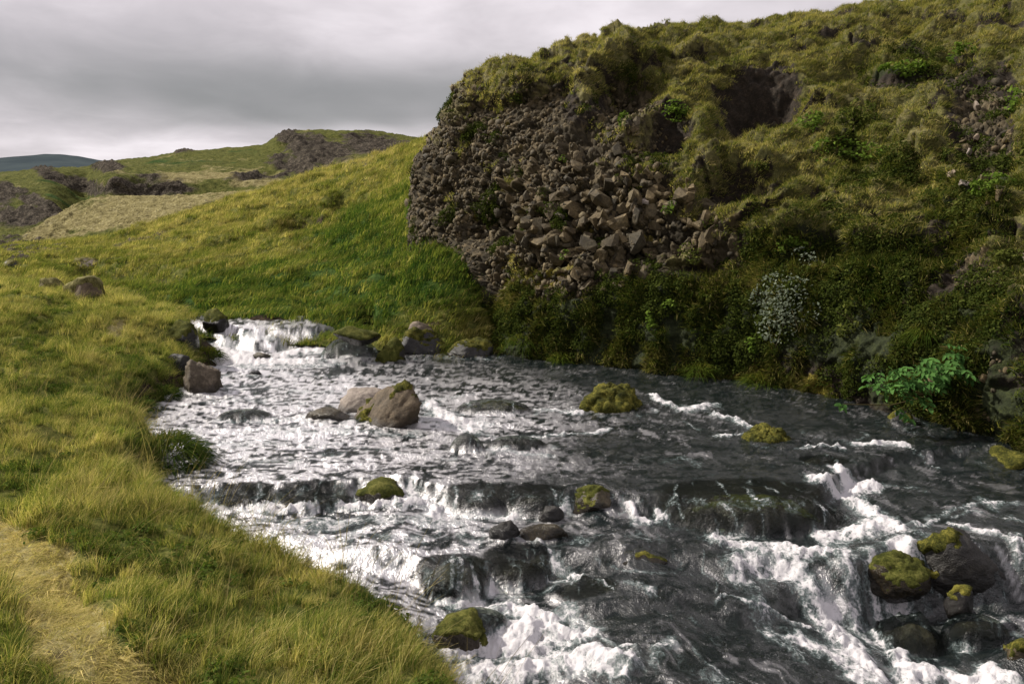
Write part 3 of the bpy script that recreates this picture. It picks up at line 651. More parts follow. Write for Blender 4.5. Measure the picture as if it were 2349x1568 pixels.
# ------------------------------------------------------------------ boulders in and beside the stream
ROCKS = []   # (x, y, z, rx, ry, rz) footprints for the water
def place_boulder(name, label, x0, x1, yt, yb, zw, mat, seed, depth=0.8, sub=4, yaw=0.0, moss=None, moss_mat='moss', hump=False, cat='boulder', lo=0.64, noise=0.09, sink=1.15, tiltx=0.0, group=None, k=30.0, nose=(0, 0), shear=0.0):
    b = W((x0 + x1) / 2, yb, zw) if zw is not None else on_bank((x0 + x1) / 2, yb)
    if zw is None: zw = float(b[2]) - 0.04
    _, _, dep = proj(b)
    wd = (x1 - x0) / F * dep * 0.5; hh = max((yb - yt) / F * dep, 0.03)
    dp = wd * depth
    tn = (CAM[2] - zw) / b[1]
    hh = max(0.35 * hh, hh - 1.4 * dp * tn) if hump else max(0.6 * hh, hh - 0.75 * dp * tn)
    V, T = rock_verts(seed, sub, lo=lo, noise=noise, k=k)
    V = V / np.abs(V).max(0)
    ca, sa = math.cos(tiltx), math.sin(tiltx)
    V = np.stack([V[:, 0] * ca - V[:, 2] * sa, V[:, 1], V[:, 0] * sa + V[:, 2] * ca], -1)
    cz, sz = math.cos(yaw), math.sin(yaw)
    V = np.stack([V[:, 0] * cz - V[:, 1] * sz, V[:, 0] * sz + V[:, 1] * cz, V[:, 2]], -1)
    V = V / np.abs(V).max(0)
    if shear: V[:, 2] += shear * V[:, 0]
    V = V / np.abs(V).max(0)
    if hump: sink = 2.2
    rz = hh * (1 + sink) / 2 / 0.97
    V = V * np.array([wd, dp, rz]) * (0.93 if hump else 1.0)
    if not hump and sub >= 4: V = V * (1 + 0.045 * fbm((V / wd) * 5.5, 4, seed % 31) + 0.05 * (ridged((V / wd) * 2.6, 3, seed % 23) - .6))[:, None]
    c = np.array([b[0], b[1] + dp * 0.75, zw + hh - rz])
    wz = V[:, 2] + c[2] - zw + 0.05 * fbm((V + c) * 6, 3, 9)
    o = link(bpy.data.objects.new(name, raw_mesh(name, V, T, M[mat], dict(wet=1 - sst(wz, .03, .12)))))
    o.location = c
    if label: tag(o, label, cat, group)
    ROCKS.append((c[0], c[1], zw, wd, dp, hh, hump, c[2], rz))
    if moss:
        lim, thick = moss
        n = vnormals(V, T)
        q = V + c
        msk = n[:, 2] + 0.5 * fbm(q * 3.2, 3, seed % 50) + 0.35 * fbm(q * 13, 3, seed % 43) + 0.25 * V[:, 2] / rz + nose[0] * V[:, 0] / wd + nose[1] * V[:, 1] / dp
        mm = sst(msk, lim, lim + 0.25)
        keepf = (mm[T] > 0.01).any(1)
        idx = np.unique(T[keepf]); rm = -np.ones(len(V), int); rm[idx] = np.arange(len(idx))
        lump = 0.55 + 0.5 * fbm(q[idx] * 9, 3, 5) + 0.35 * fbm(q[idx] * 26, 2, 6)
        MV = V[idx] + n[idx] * (thick * mm[idx] * np.clip(lump, 0.1, 1.6) - 0.004 * (mm[idx] < .05))[:, None]
        mo = link(bpy.data.objects.new('moss', raw_mesh('moss', MV, rm[T[keepf]], M[moss_mat])), o)
        mo['label'] = 'cushion of %s moss on the boulder' % ('yellow green' if moss_mat == 'moss' else 'dark green')
    return o
PB = place_boulder
PB('boulder', 'large brown boulder with a yellow moss patch standing in mid stream', 778, 968, 872, 982, .43, 'umber', 3, 0.75, 5, moss=(0.95, .06), shear=.45, lo=.6, noise=.12, nose=(-.35, -.35), k=26)
PB('boulder', 'pale grey flat topped rock behind the moss patched boulder in mid stream', 763, 912, 876, 950, .44, 'pale', 8, 0.6, 5, lo=.66, noise=.06, k=30)
PB('boulder', 'low dark tail of rock left of the moss patched boulder', 690, 815, 925, 966, .43, 'wet', 13, 0.6, 4)
PB('boulder', 'yellow green moss covered boulder in dark water below the cliff', 1328, 1488, 869, 948, .42, 'umber', 21, 0.8, 5, moss=(-0.35, .07), noise=.14)
PB('boulder', 'small mossy boulder beside the little fall below the cliff', 1712, 1842, 962, 1042, .33, 'wet', 25, 0.8, 5, moss=(0.0, .06), noise=.12)
PB('boulder', 'flat brown ledge rock with a thin fall at its left end', 1846, 1975, 978, 1026, .30, 'wet', 31, 0.7, 4, lo=.85)
PB('boulder', 'dark boulder with a moss trimmed crest under the big leafy plant', 2012, 2120, 934, 1004, .30, 'black', 35, 0.8, 4, moss=(0.75, .04))
PB('boulder', 'low dark rock with a yellow moss streak below the leafy plant', 2080, 2185, 996, 1024, .28, 'black', 37, 0.7, 4, moss=(0.7, .03))
PB('boulder', 'big smooth black boulder in the white water at right', 2110, 2345, 1200, 1338, .08, 'black', 45, 0.75, 5, lo=.8, noise=.05, moss=(1.12, .06), nose=(-.95, -.1), k=14)
PB('boulder', 'rounded mossy brown rock left of the big black boulder', 1998, 2155, 1266, 1342, .08, 'wet', 47, 0.8, 5, lo=.88, moss=(0.55, .03), moss_mat='mossg')
PB('boulder', 'small dark rock with moss tip below the big black boulder', 2180, 2245, 1338, 1388, .03, 'black', 49, 0.8, 4, moss=(0.7, .03))
PB('boulder', 'black pointed rock among the riffles in mid stream', 1120, 1198, 1180, 1238, .25, 'black', 53, 0.7, 4, lo=.68)
PB('boulder', 'low dark rock right of the black pointed rock', 1188, 1312, 1192, 1236, .25, 'wet', 55, 0.6, 4, lo=.8)
PB('boulder', 'small black rock lying in front of the water step', 1230, 1296, 1157, 1190, .26, 'black', 57, 0.8, 4, lo=.75)
PB('boulder', 'brown mossy wedge shaped rock beside a white spout', 1308, 1422, 1112, 1176, .27, 'wet', 59, 0.8, 5, lo=.8, moss=(0.75, .025), moss_mat='mossg')
PB('boulder', 'rounded brown rock at the lip of the water step', 806, 932, 1094, 1152, .28, 'wet', 61, 0.9, 4, lo=.88, moss=(0.8, .02), moss_mat='mossg')
PB('boulder', 'low brown rock left of the rounded rock at the step', 625, 800, 1128, 1162, .28, 'wet', 63, 0.6, 4, hump=True, lo=.85)
PB('boulder', 'lowest wet rock of the step nearest the grassy bank', 470, 620, 1126, 1162, .28, 'wet', 64, 0.6, 4, hump=True, lo=.85)
PB('boulder', 'dark ledge rock with water pouring over its front', 1022, 1170, 1118, 1172, .26, 'wet', 65, 0.7, 4, hump=True, lo=.9)
PB('boulder', 'wet ledge rock with a narrow spout at its side', 1160, 1300, 1118, 1174, .26, 'wet', 66, 0.7, 4, hump=True, lo=.9)
PB('boulder', 'dark wet rock under a curtain of falling water near the bank', 955, 1120, 1262, 1362, .07, 'wet', 67, 0.8, 5, hump=True, lo=.88)
PB('boulder', 'rounded wet rock right of the water curtain', 1105, 1262, 1264, 1328, .10, 'wet', 68, 0.8, 5, hump=True, lo=.9)
PB('boulder', 'dark hump of rock left of mid stream boulder', 488, 612, 934, 962, .43, 'wet', 69, 0.7, 4, hump=True, lo=.88)
PB('boulder', 'tiny dark rock poking from the pool below the cascade', 563, 602, 849, 859, .46, 'black', 70, 0.7, 3)
PB('boulder', 'mossy tipped low rock in the dark riffle right of centre', 1400, 1548, 1256, 1302, .17, 'wet', 71, 0.7, 4, moss=(0.9, .02), lo=.85)
PB('boulder', 'low wet brown rock right of the mid stream boulder', 1040, 1220, 908, 950, .42, 'wet', 72, 0.6, 4, hump=True, lo=.85, moss=(1.0, .02))
PB('boulder', 'dark water worn hump below the mid stream boulder', 1028, 1112, 990, 1036, .41, 'black', 73, 0.7, 4, hump=True, lo=.88)
PB('boulder', 'olive brown stone just breaking the surface in mid stream', 1115, 1255, 994, 1030, .41, 'wet', 74, 0.6, 4, hump=True, lo=.88)
PB('boulder', 'huge dark slab of rock sloping into the white water', 1530, 1960, 1085, 1205, .25, 'wet', 75, 0.55, 5, hump=True, lo=.88, noise=.05, moss=(0.98, .015), moss_mat='mossg')
PB('boulder', 'low rock above the white rapid at right', 1842, 1955, 1040, 1082, .33, 'wet', 76, 0.7, 4, hump=True, lo=.85)
PB('boulder', 'round rock hidden under a white fall at lower right', 2040, 2190, 1390, 1500, -.22, 'wet', 77, 1.0, 5, hump=True, lo=.9)
PB('boulder', 'mossy brown rock at the foot of the grassy bank', 985, 1120, 1398, 1475, .06, 'umber', 78, 0.8, 5, moss=(0.35, .03), moss_mat='mossg')
PB('boulder', 'dark water covered hump beside the mossy bank rock', 1020, 1160, 1385, 1440, .07, 'black', 79, 0.7, 4, hump=True, lo=.88)
PB('boulder', 'mossy rock cut by the right edge in the lower corner', 2305, 2420, 1455, 1545, -.2, 'wet', 80, 0.8, 4, moss=(0.5, .04))
PB('boulder', 'brown pitted boulder at the waterline of the grassy bank', 402, 508, 820, 902, .46, 'umber', 83, 0.8, 5, lo=.7, noise=.14)
PB('boulder', 'dark rock in the bank above the cascade', 345, 440, 726, 780, None, 'black', 84, 1.0, 4, moss=(0.5, .06), moss_mat='mossg')
PB('boulder', 'dark earthy rock in the bank above the pitted boulder', 366, 432, 790, 842, None, 'black', 85, 0.9, 4)
PB('boulder', 'mossy rock at the top right of the cascade', 762, 868, 752, 775, .86, 'wet', 87, 0.7, 4, moss=(0.35, .05), moss_mat='mossg')
PB('boulder', 'dark ledge under the right hand veil of the cascade', 725, 872, 770, 824, .45, 'black', 88, 0.55, 4, lo=.9, hump=True)
PB('boulder', 'green mossy stone at the foot of the cascade', 858, 925, 768, 834, .46, 'black', 89, 0.9, 4, moss=(0.0, .06), moss_mat='mossg')
PB('boulder', 'dark mossy shelf of rock left of the cliff foot', 905, 1040, 752, 818, .47, 'black', 90, 0.7, 5, lo=.8, moss=(0.7, .05), moss_mat='moss')
PB('boulder', 'dark shelf rock touching the cliff foot', 1020, 1140, 762, 822, .46, 'black', 91, 0.8, 5, lo=.8, moss=(0.8, .04), moss_mat='moss')
PB('boulder', 'brown block of rock in the grass above the shelf', 920, 995, 733, 768, .80, 'brown', 92, 0.8, 4, lo=.75)
PB('boulder', 'dark rock in the far bank above the cascade', 458, 520, 706, 744, .86, 'black', 93, 1.2, 4, lo=.72, moss=(0.75, .04), moss_mat='mossg')
PB('boulder', 'dark mid cascade rock parting the white water', 560, 625, 806, 826, .46, 'wet', 94, 0.6, 4, lo=.85)
PB('boulder', 'mossy stone at the right edge under the cliff', 2245, 2420, 1030, 1078, .28, 'wet', 95, 0.7, 4, moss=(0.2, .05))
PB('boulder', 'brown stone lying at the cliff foot near the right edge', 2268, 2352, 905, 942, .55, 'brown', 96, 0.8, 4)
PB('boulder', 'brown submerged stone in the foam below the water curtain', 1270, 1420, 1345, 1378, .08, 'wet', 97, 0.6, 4, hump=True, lo=.88)
PB('boulder', 'brown rock awash right of the white fall', 2190, 2330, 1395, 1460, -.1, 'wet', 98, 0.7, 4, hump=True, lo=.85)
# boulders on the far slope
def slope_boulder(label, x0, x1, yt, yb, mat, seed, moss=None, moss_mat='mound'):
    spx, spy, dep = proj(SL)
    i = np.argmin((spx - (x0 + x1) / 2) ** 2 + (spy - yb) ** 2); p = SL.reshape(-1, 3)[i]
    return PB('boulder', label, x0, x1, yt, yb, p[2], mat, seed, 0.8, 4, moss=moss, moss_mat=moss_mat, lo=.7)
NW = len(ROCKS)
PB('boulder', 'mossy boulder in the grass at the back of the near bank', 124, 232, 626, 684, None, 'brown', 101, 0.8, 4, moss=(0.4, .08), moss_mat='mound', lo=.7)
PB('boulder', 'smaller mossy stone left of the mossy boulder in the grass', 82, 138, 630, 668, None, 'brown', 102, 0.8, 4, moss=(0.4, .06), moss_mat='mound', lo=.7)
slope_boulder('dark stone at the left edge beyond the near bank', -14, 42, 590, 622, 'black', 103, (0.7, .05))
slope_boulder('low rock outcrop in the grass above the mossy boulder', 146, 226, 588, 618, 'brown', 104, (0.9, .04))
del ROCKS[NW:]

# ------------------------------------------------------------------ stream water
FOAM = [ # (points px), width px, strength
 ([(455, 752), (600, 750), (760, 765)], 12, .6), ([(450, 765), (500, 790), (520, 810)], 20, 1.0), ([(470, 778), (600, 782), (730, 778)], 16, 1.0), ([(480, 802), (600, 806), (720, 798)], 24, 1.15), ([(500, 826), (620, 830), (730, 826)], 14, 1.2), ([(640, 778), (720, 775)], 14, .8),
 ([(735, 806), (800, 815), (866, 806)], 12, .85), ([(500, 842), (640, 844), (780, 838)], 9, .8), ([(500, 860), (700, 858), (900, 868)], 10, .38), ([(450, 890), (620, 890), (760, 905)], 22, .36), ([(420, 930), (520, 915), (700, 925)], 18, .36),
 ([(985, 925), (1010, 955), (1100, 985)], 24, .9), ([(975, 965), (1060, 962), (1130, 975)], 14, .9), ([(1010, 915), (1090, 902)], 8, .6), ([(1160, 944), (1250, 942), (1330, 950)], 8, .8),
 ([(1120, 1008), (1260, 998), (1400, 985)], 7, .75), ([(1100, 1034), (1180, 1036), (1260, 1045)], 9, .75), ([(1490, 905), (1530, 925), (1560, 940), (1640, 932)], 13, .95), ([(1640, 952), (1690, 965), (1735, 985)], 13, .95), ([(1640, 1002), (1720, 1000)], 8, .8), ([(1550, 965), (1640, 992)], 8, .55),
 ([(490, 968), (620, 966), (760, 960)], 7, .8), ([(560, 988), (700, 978)], 12, .55), ([(640, 985), (800, 992), (960, 1000)], 16, .5), ([(430, 985), (480, 1010)], 14, .5), ([(450, 1010), (600, 1020), (760, 1015)], 22, .36), ([(480, 1050), (620, 1060), (780, 1045)], 20, .34), ([(820, 1030), (960, 1040), (1040, 1050)], 18, .38),
 ([(430, 1150), (480, 1165)], 14, .8), ([(440, 1170), (640, 1174), (780, 1166), (900, 1156), (990, 1152)], 11, 1.05), ([(940, 1135), (1010, 1140)], 16, .95), ([(1000, 1168), (1150, 1184), (1300, 1180)], 10, .85), ([(600, 1195), (800, 1198), (1050, 1200)], 22, .55), ([(620, 1225), (850, 1235), (1100, 1225)], 26, .40), ([(700, 1270), (900, 1262)], 24, .36),
 ([(1300, 1135), (1318, 1175)], 8, .9), ([(1425, 1140), (1450, 1160), (1490, 1168)], 11, .95), ([(1500, 1150), (1560, 1185), (1650, 1222)], 14, 1.1), ([(1650, 1225), (1760, 1218), (1860, 1208), (1920, 1180)], 16, 1.1), ([(1850, 1100), (1930, 1130), (1965, 1160)], 16, 1.1), ([(1900, 1062), (1960, 1090), (2010, 1120)], 20, 1.15),
 ([(1965, 1150), (2040, 1195)], 30, 1.05), ([(2000, 1085), (2120, 1130)], 12, .6), ([(2050, 1205), (2110, 1230)], 22, .9), ([(2130, 1180), (2250, 1160), (2349, 1158)], 10, .6), ([(2140, 1203), (2250, 1182), (2349, 1190)], 8, .7), ([(2250, 1150), (2349, 1190)], 16, .5),
 ([(1650, 1245), (1780, 1285), (1930, 1300)], 30, .95), ([(1700, 1285), (1820, 1350), (1900, 1420)], 40, .88), ([(1760, 1300), (1900, 1360), (1980, 1420)], 34, .8), ([(1900, 1240), (2000, 1325)], 30, .95), ([(1680, 1330), (1760, 1420), (1850, 1500)], 30, .6), ([(1880, 1480), (1960, 1540)], 40, .9), ([(1560, 1520), (1680, 1560)], 24, .45), ([(1900, 1420), (1960, 1490), (2010, 1568)], 45, 1.05), ([(2060, 1380), (2100, 1480), (2080, 1568)], 36, 1.05), ([(2000, 1400), (2050, 1470)], 30, .9),
 ([(2110, 1545), (2300, 1562)], 28, 1.1), ([(2150, 1480), (2300, 1452)], 14, .45), ([(2200, 1342), (2280, 1372), (2349, 1395)], 9, .9), ([(2332, 1232), (2349, 1260)], 10, .8), ([(2150, 1390), (2200, 1480)], 16, .7), ([(2050, 1330), (2140, 1345)], 8, .8),
 ([(1020, 1366), (1130, 1352), (1260, 1328)], 12, 1.1), ([(1040, 1378), (1150, 1400), (1260, 1420)], 26, .95), ([(1250, 1305), (1400, 1342)], 16, .85), ([(1250, 1335), (1500, 1348)], 10, .65), ([(1060, 1320), (1110, 1340)], 8, .5),
 ([(1040, 1505), (1200, 1450), (1350, 1442)], 30, 1.05), ([(1080, 1548), (1300, 1522), (1420, 1532)], 36, .95), ([(1180, 1480), (1320, 1475)], 30, .9), ([(1350, 1440), (1450, 1500)], 14, .65), ([(1600, 1290), (1640, 1352)], 4, .7), ([(1640, 1372), (1750, 1395), (1860, 1440)], 6, .8), ([(1480, 1525), (1560, 1482)], 16, .6), ([(1120, 1420), (1300, 1400)], 22, .75), ([(1600, 1480), (1700, 1568)], 8, .6),
 ([(1850, 1027), (1960, 1031)], 6, .95), ([(1968, 1016), (2072, 1020)], 10, .95), ([(2072, 1022), (2140, 1046)], 4, .8), ([(1600, 1100), (1700, 1110)], 20, .25), ([(1380, 1040), (1600, 1060)], 26, .25), ([(1300, 1240), (1500, 1232)], 20, .3), ([(1500, 1400), (1650, 1450)], 30, .2)]
na, nrr = 760, 620
ang = np.tan(np.linspace(math.atan(-1150 / F), math.atan(1900 / F), na))
# rows: even spacing on screen close to the camera, further out by distance
rows = 1 / np.linspace(1 / 1.9, 1 / 17.0, nrr)
WX = ang[None, :] * rows[:, None]; WY = np.broadcast_to(rows[:, None], WX.shape).copy()
dEw, _ = edge_dist(WX, WY)
zb = water_level(WX, WY)
foam = np.zeros_like(zb); turb = np.zeros_like(zb)
zq = np.stack([WX, WY, 0 * WX], -1)
wx = WX + 0.10 * pn(zq * 2.6, 31) + 0.05 * pn(zq * 7, 33); wy = WY + 0.13 * pn(zq * 2.6, 35) + 0.06 * pn(zq * 7, 37)
def level_at(x, y):
    p = W(np.float64(x), np.float64(y), 0.25)
    for _ in range(5):
        z = float(water_level(np.array([p[0]]), np.array([p[1]]))[0]); p = W(np.float64(x), np.float64(y), z)
    return p
for pts, wid, s in FOAM:
    wp = [level_at(*p) for p in pts]
    for a, b in zip(wp[:-1], wp[1:]):
        dep = (a[1] + b[1]) / 2
        rad = wid / F * dep                       # half width across the view
        yel = 2.6 if dep < 9 else 3.4             # seen at a slant: longer away from the viewer
        r = rad * yel
        bx0, bx1 = min(a[0], b[0]) - r * 2.2, max(a[0], b[0]) + r * 2.2; by0, by1 = min(a[1], b[1]) - r * 2.2, max(a[1], b[1]) + r * 2.2
        sel = (WX > bx0) & (WX < bx1) & (WY > by0) & (WY < by1)
        if not sel.any(): continue
        x_, y_ = wx[sel], wy[sel]
        d = b[:2] - a[:2]; t = np.clip(((x_ - a[0]) * d[0] + (y_ - a[1]) * d[1]) / (d @ d + 1e-9), 0, 1)
        qx, qy = (x_ - a[0] - t * d[0]) / rad / 1.15, (y_ - a[1] - t * d[1]) / (rad * yel) * 1.25
        m = s * np.exp(-0.9 * (qx * qx + qy * qy))
        foam[sel] = np.maximum(foam[sel], m)
turb = np.clip(foam, 0, 1)
# water piles up on and folds round the stones
pile = np.zeros_like(zb); cover = zb * 0 - 9; film = np.zeros_like(zb); collar = np.zeros_like(zb)
for (cx, cyy, zw, rx, ry, hh, hump, cz, rz) in ROCKS:
    u, v = (WX - cx) / (rx * 1.25), (WY - cyy) / (ry * 1.25)
    d2 = u * u + v * v
    if hump:
        d3 = ((WX - cx) / (rx * 1.03)) ** 2 + ((WY - cyy) / (ry * 1.03)) ** 2
        dome = cz + rz * np.sqrt(np.clip(1 - d3 * 0.94, 0, 1)) * 1.02 + 0.012
        cover = np.maximum(cover, np.where(d3 < 1.06, dome, -9)); film = np.maximum(film, 1 - sst(d3, .75, 1.25))
    else:
        pile = np.maximum(pile, min(hh, 0.14) * 0.45 * np.exp(-1.6 * d2))
    down = np.exp(-((np.sqrt(((WX - cx - rx * .15) / (rx * 1.1)) ** 2 + ((WY - cyy + ry * .35) / (ry * 1.1)) ** 2) - 1.0) / 0.14) ** 2) * (0.55 + 0.45 * np.sign(-(WY - cyy)))
    collar = np.maximum(collar, down * 0.6 * (hh > 0.05))
foam = np.maximum(foam, collar * (0.7 + 0.5 * pn(zq * 5, 44)))
strk = pn(np.stack([wx * 26 + wy * 4, wy * 2.2, 0 * wx], -1), 47)
core = film * 1.0
foam = foam * (1 - 0.95 * sst(film, .15, .8)) + sst(film, .4, .9) * (0.10 + 0.55 * sst(strk, .12, .6)) * 0.85
# steep water breaks white
gy, gx = np.gradient(zb); slp = np.abs(np.gradient(zb, axis=0) / (np.gradient(WY, axis=0) + 1e-6))
foam = np.maximum(foam, 0.55 * sst(slp, 0.35, 1.1) * (0.6 + 0.6 * pn(zq * np.array([9, 1.5, 1]), 46)))
calm = 1 - sst(WX - (-0.2 + 0.0 * WY), -1, 3)
foam = foam + 0.03 + 0.15 * fbm(zq * np.array([1.6, 2.8, 1]), 3, 48) + 0.05 * calm + 0.22 * sst(fbm(np.stack([wx * 4.5, wy * 11, 0 * wx], -1), 3, 49), .12, .6) * (1 - film)
qa = np.stack([wx * 0.75, wy * 1.15, 0 * wx], -1)
chop = 0.018 * (ridged(qa * 1.6, 2, 81) - .5) + 0.018 * (ridged(qa * 4.4, 3, 83) - .5) + 0.012 * (ridged(qa * 10, 2, 84) - .5) + 0.006 * fbm(qa * 24, 2, 85)
rough = 0.055 * fbm(zq * 2.6, 3, 87) + 0.055 * ridged(zq * 6, 3, 89) * turb + 0.028 * fbm(zq * 17, 3, 91)
zw_ = np.maximum(zb + pile, cover) + chop * (1 - 0.75 * film) * (0.85 + 0.25 * sst(WY, 4, 9)) * (0.45 + 0.65 * sst(fbm(np.stack([0.87 * wx + .5 * wy, .35 * (.5 * wx - .87 * wy), 0 * wx], -1) * 1.4, 3, 82), -.4, .2)) + rough * sst(turb, 0.35, 1.0)
wpx0, wpy0, _ = proj(np.stack([WX, WY, zb], -1))
along, cross = 0.5 * wx - 0.87 * wy, 0.87 * wx + 0.5 * wy
flowf = fbm(np.stack([cross * 13, along * 4.2, 0 * wx], -1), 3, 76)
reg = blobs(wpx0, wpy0, [(650, 900, 420, 75), (700, 1030, 480, 110), (800, 1230, 380, 110), (950, 1380, 250, 60), (1100, 960, 220, 90), (560, 790, 220, 70)], 0.6, 0.3 * pn(zq * 1.2, 71))
dash = ridged(np.stack([wx * 3.0 + wy * .6, wy * 8.5, 0 * wx], -1), 3, 73)
dash2 = fbm(np.stack([wx * 8.5, wy * 19, 0 * wx], -1), 3, 75)
pale = np.clip((0.05 + 0.72 * reg) * sst(dash * 0.6 + dash2 * 0.7 + 0.35 * fbm(zq * np.array([1.1, 2.2, 1]), 3, 79), 0.06, 0.46) + 0.30 * sst(flowf, .12, .5) * (1 - reg) * sst(fbm(np.stack([cross * 1.3, along * .5, 0 * wx], -1), 3, 78), -.35, .25), 0, 0.85) * (1 - 0.95 * film)  # painted sky sheen: bright dashes over the left pool, glint flecks along the flow
WV = np.stack([WX, WY, zw_], -1)
# drop what lies inside the banks
inner = (dEw < 0.25)
kp = inner[:-1, :-1] | inner[1:, 1:]
wpx, wpy, _ = proj(WV)
cpx, cpy, cdep = proj(CL)
base_line = CL[60]; o_ = np.argsort(base_line[:, 0])
kp &= (WY < np.interp(WX, [-30, -5.5, -1, 0.6, 1.6, 3.2, 4.6, 5.6, 7.5], [18, 15.4, 14.6, 14.6, 13.6, 12.0, 10.6, 9.4, 7.6]) + 0.5)[:-1, :-1]
stream = link(bpy.data.objects.new('stream', raw_mesh('stream', WV, grid_polys(nrr, na, kp), M['water'], dict(foam=foam, film=film, pale=pale))))
tag(stream, kind='structure')
# stream bed under it
bx, by = np.meshgrid(np.linspace(-8, 9, 240), np.linspace(0.5, 16, 240))
bz = water_level(bx, by) - 0.20; bq = np.stack([bx, by, bz], -1)
b1, b2, bid, boff = worley(bq * np.array([3.0, 3.0, 0.01]), 7)
bz = bz + (0.16 * (1 - np.clip(b1 * 1.5, 0, 1) ** 2) * (_perm[bid] / 512.0)).reshape(bz.shape)
kb = (edge_dist(bx, by)[0] < 0.4)[:-1, :-1]
tag(link(bpy.data.objects.new('stream_bed', raw_mesh('stream_bed', np.stack([bx, by, bz], -1), grid_polys(240, 240, kb), M['bed']))), kind='structure')

# ------------------------------------------------------------------ scatter machinery (grass and other uncountable cover)
def blade_mesh(name, n, h, wd, spread, lean, droop, mat, seed, var=0.35, seg=3, dirx=1.0, seeds=0):
    r = np.random.RandomState(seed); Vs = []; Fs = []; A = []
    o = 0
    for b in range(n):
        a = r.uniform(0, 2 * math.pi); rad = spread * math.sqrt(r.uniform(0, 1))
        base = np.array([rad * math.cos(a), rad * math.sin(a), -0.02])
        hh = h * r.uniform(1 - var, 1 + var); fa = r.uniform(0, math.pi)
        side = np.array([math.cos(fa), math.sin(fa), 0]) * wd * r.uniform(.6, 1.2) * 0.5
        la = a + r.normal() * 0.8; lv = np.array([math.cos(la), math.sin(la), 0]) * r.uniform(0.1, 0.5) * h * 0.6 + np.array([dirx * lean * h * r.uniform(.4, 1.4), r.normal() * 0.1 * h, 0])
        dr = droop * r.uniform(.4, 1.4)
        rowsv = []
        for k in range(seg + 1):
            t = k / seg
            c = base + np.array([0, 0, hh * (t - dr * t * t * 0.55)]) + lv * t * t * (1 + dr * .5)
            wk = (1 - t ** 1.6) if not (seeds and b % seeds == 0) else (0.35 if t < .7 else 1.6 * (1.15 - t))
            rowsv.append((c - side * wk, c + side * wk))
        for k in range(seg + 1): Vs.extend(rowsv[k])
        for k in range(seg): Fs.append((o + 2 * k, o + 2 * k + 1, o + 2 * k + 3, o + 2 * k + 2))
        c_ = (r.uniform(0, 1) if r.uniform() > .12 else 1.25) if not (seeds and b % seeds == 0) else 1.4
        A += [c_] * (2 * seg + 2); o += 2 * seg + 2
    return raw_mesh(name, Vs, Fs, mat, dict(bl=A))
def leafy_mesh(name, n, size, rad, hgt, mat, seed, ratio=0.55, up=0.5):
    """rosette of small leaves spread through a low dome"""
    r = np.random.RandomState(seed); Vs = []; Fs = []; A = []
    for b in range(n):
        d = r.normal(size=3); d /= np.linalg.norm(d); d[2] = abs(d[2])
        c = d * np.array([rad, rad, hgt]) * r.uniform(0.35, 1.0) ** 0.5
        nrm = d * 0.6 + np.array([0, 0, up]) + r.normal(size=3) * 0.45; nrm /= np.linalg.norm(nrm)
        t = np.cross(nrm, r.normal(size=3)); t /= np.linalg.norm(t); s = np.cross(nrm, t)
        L = size * r.uniform(.6, 1.25); o = len(Vs)
        Vs += [c - t * L * .5, c - s * L * ratio * .5 + nrm * L * .06, c + t * L * .5 - nrm * L * .12, c + s * L * ratio * .5 + nrm * L * .06]
        Fs.append((o, o + 1, o + 2, o + 3)); A += [r.uniform(0, 1)] * 4
    return raw_mesh(name, Vs, Fs, mat, dict(bl=A), smooth=False)
def library(name, meshes):
    col = bpy.data.collections.new(name)
    for i, me in enumerate(meshes):
        col.objects.link(bpy.data.objects.new('%s_%02d' % (name, i), me))
    return col
_tree_cache = {}
def scatter_tree(col):
    ng = bpy.data.node_groups.new('scatter', 'GeometryNodeTree')
    ng.interface.new_socket('Geometry', in_out='INPUT', socket_type='NodeSocketGeometry'); ng.interface.new_socket('Geometry', in_out='OUTPUT', socket_type='NodeSocketGeometry')
    nin = ng.nodes.new('NodeGroupInput'); nout = ng.nodes.new('NodeGroupOutput')
    ci = ng.nodes.new('GeometryNodeCollectionInfo'); ci.inputs['Collection'].default_value = col; ci.inputs['Separate Children'].default_value = True; ci.inputs['Reset Children'].default_value = True
    iop = ng.nodes.new('GeometryNodeInstanceOnPoints')
    def at(nm, ty):
        n = ng.nodes.new('GeometryNodeInputNamedAttribute'); n.data_type = ty; n.inputs[0].default_value = nm; return n.outputs[0]
    L = ng.links.new
    L(nin.outputs[0], iop.inputs['Points']); L(ci.outputs[0], iop.inputs['Instance']); iop.inputs['Pick Instance'].default_value = True
    L(at('idx', 'INT'), iop.inputs['Instance Index'])
    e2r = ng.nodes.new('FunctionNodeEulerToRotation'); L(at('rot', 'FLOAT_VECTOR'), e2r.inputs[0]); L(e2r.outputs[0], iop.inputs['Rotation'])
    L(at('scl', 'FLOAT_VECTOR'), iop.inputs['Scale'])
    L(iop.outputs[0], nout.inputs[0])
    return ng
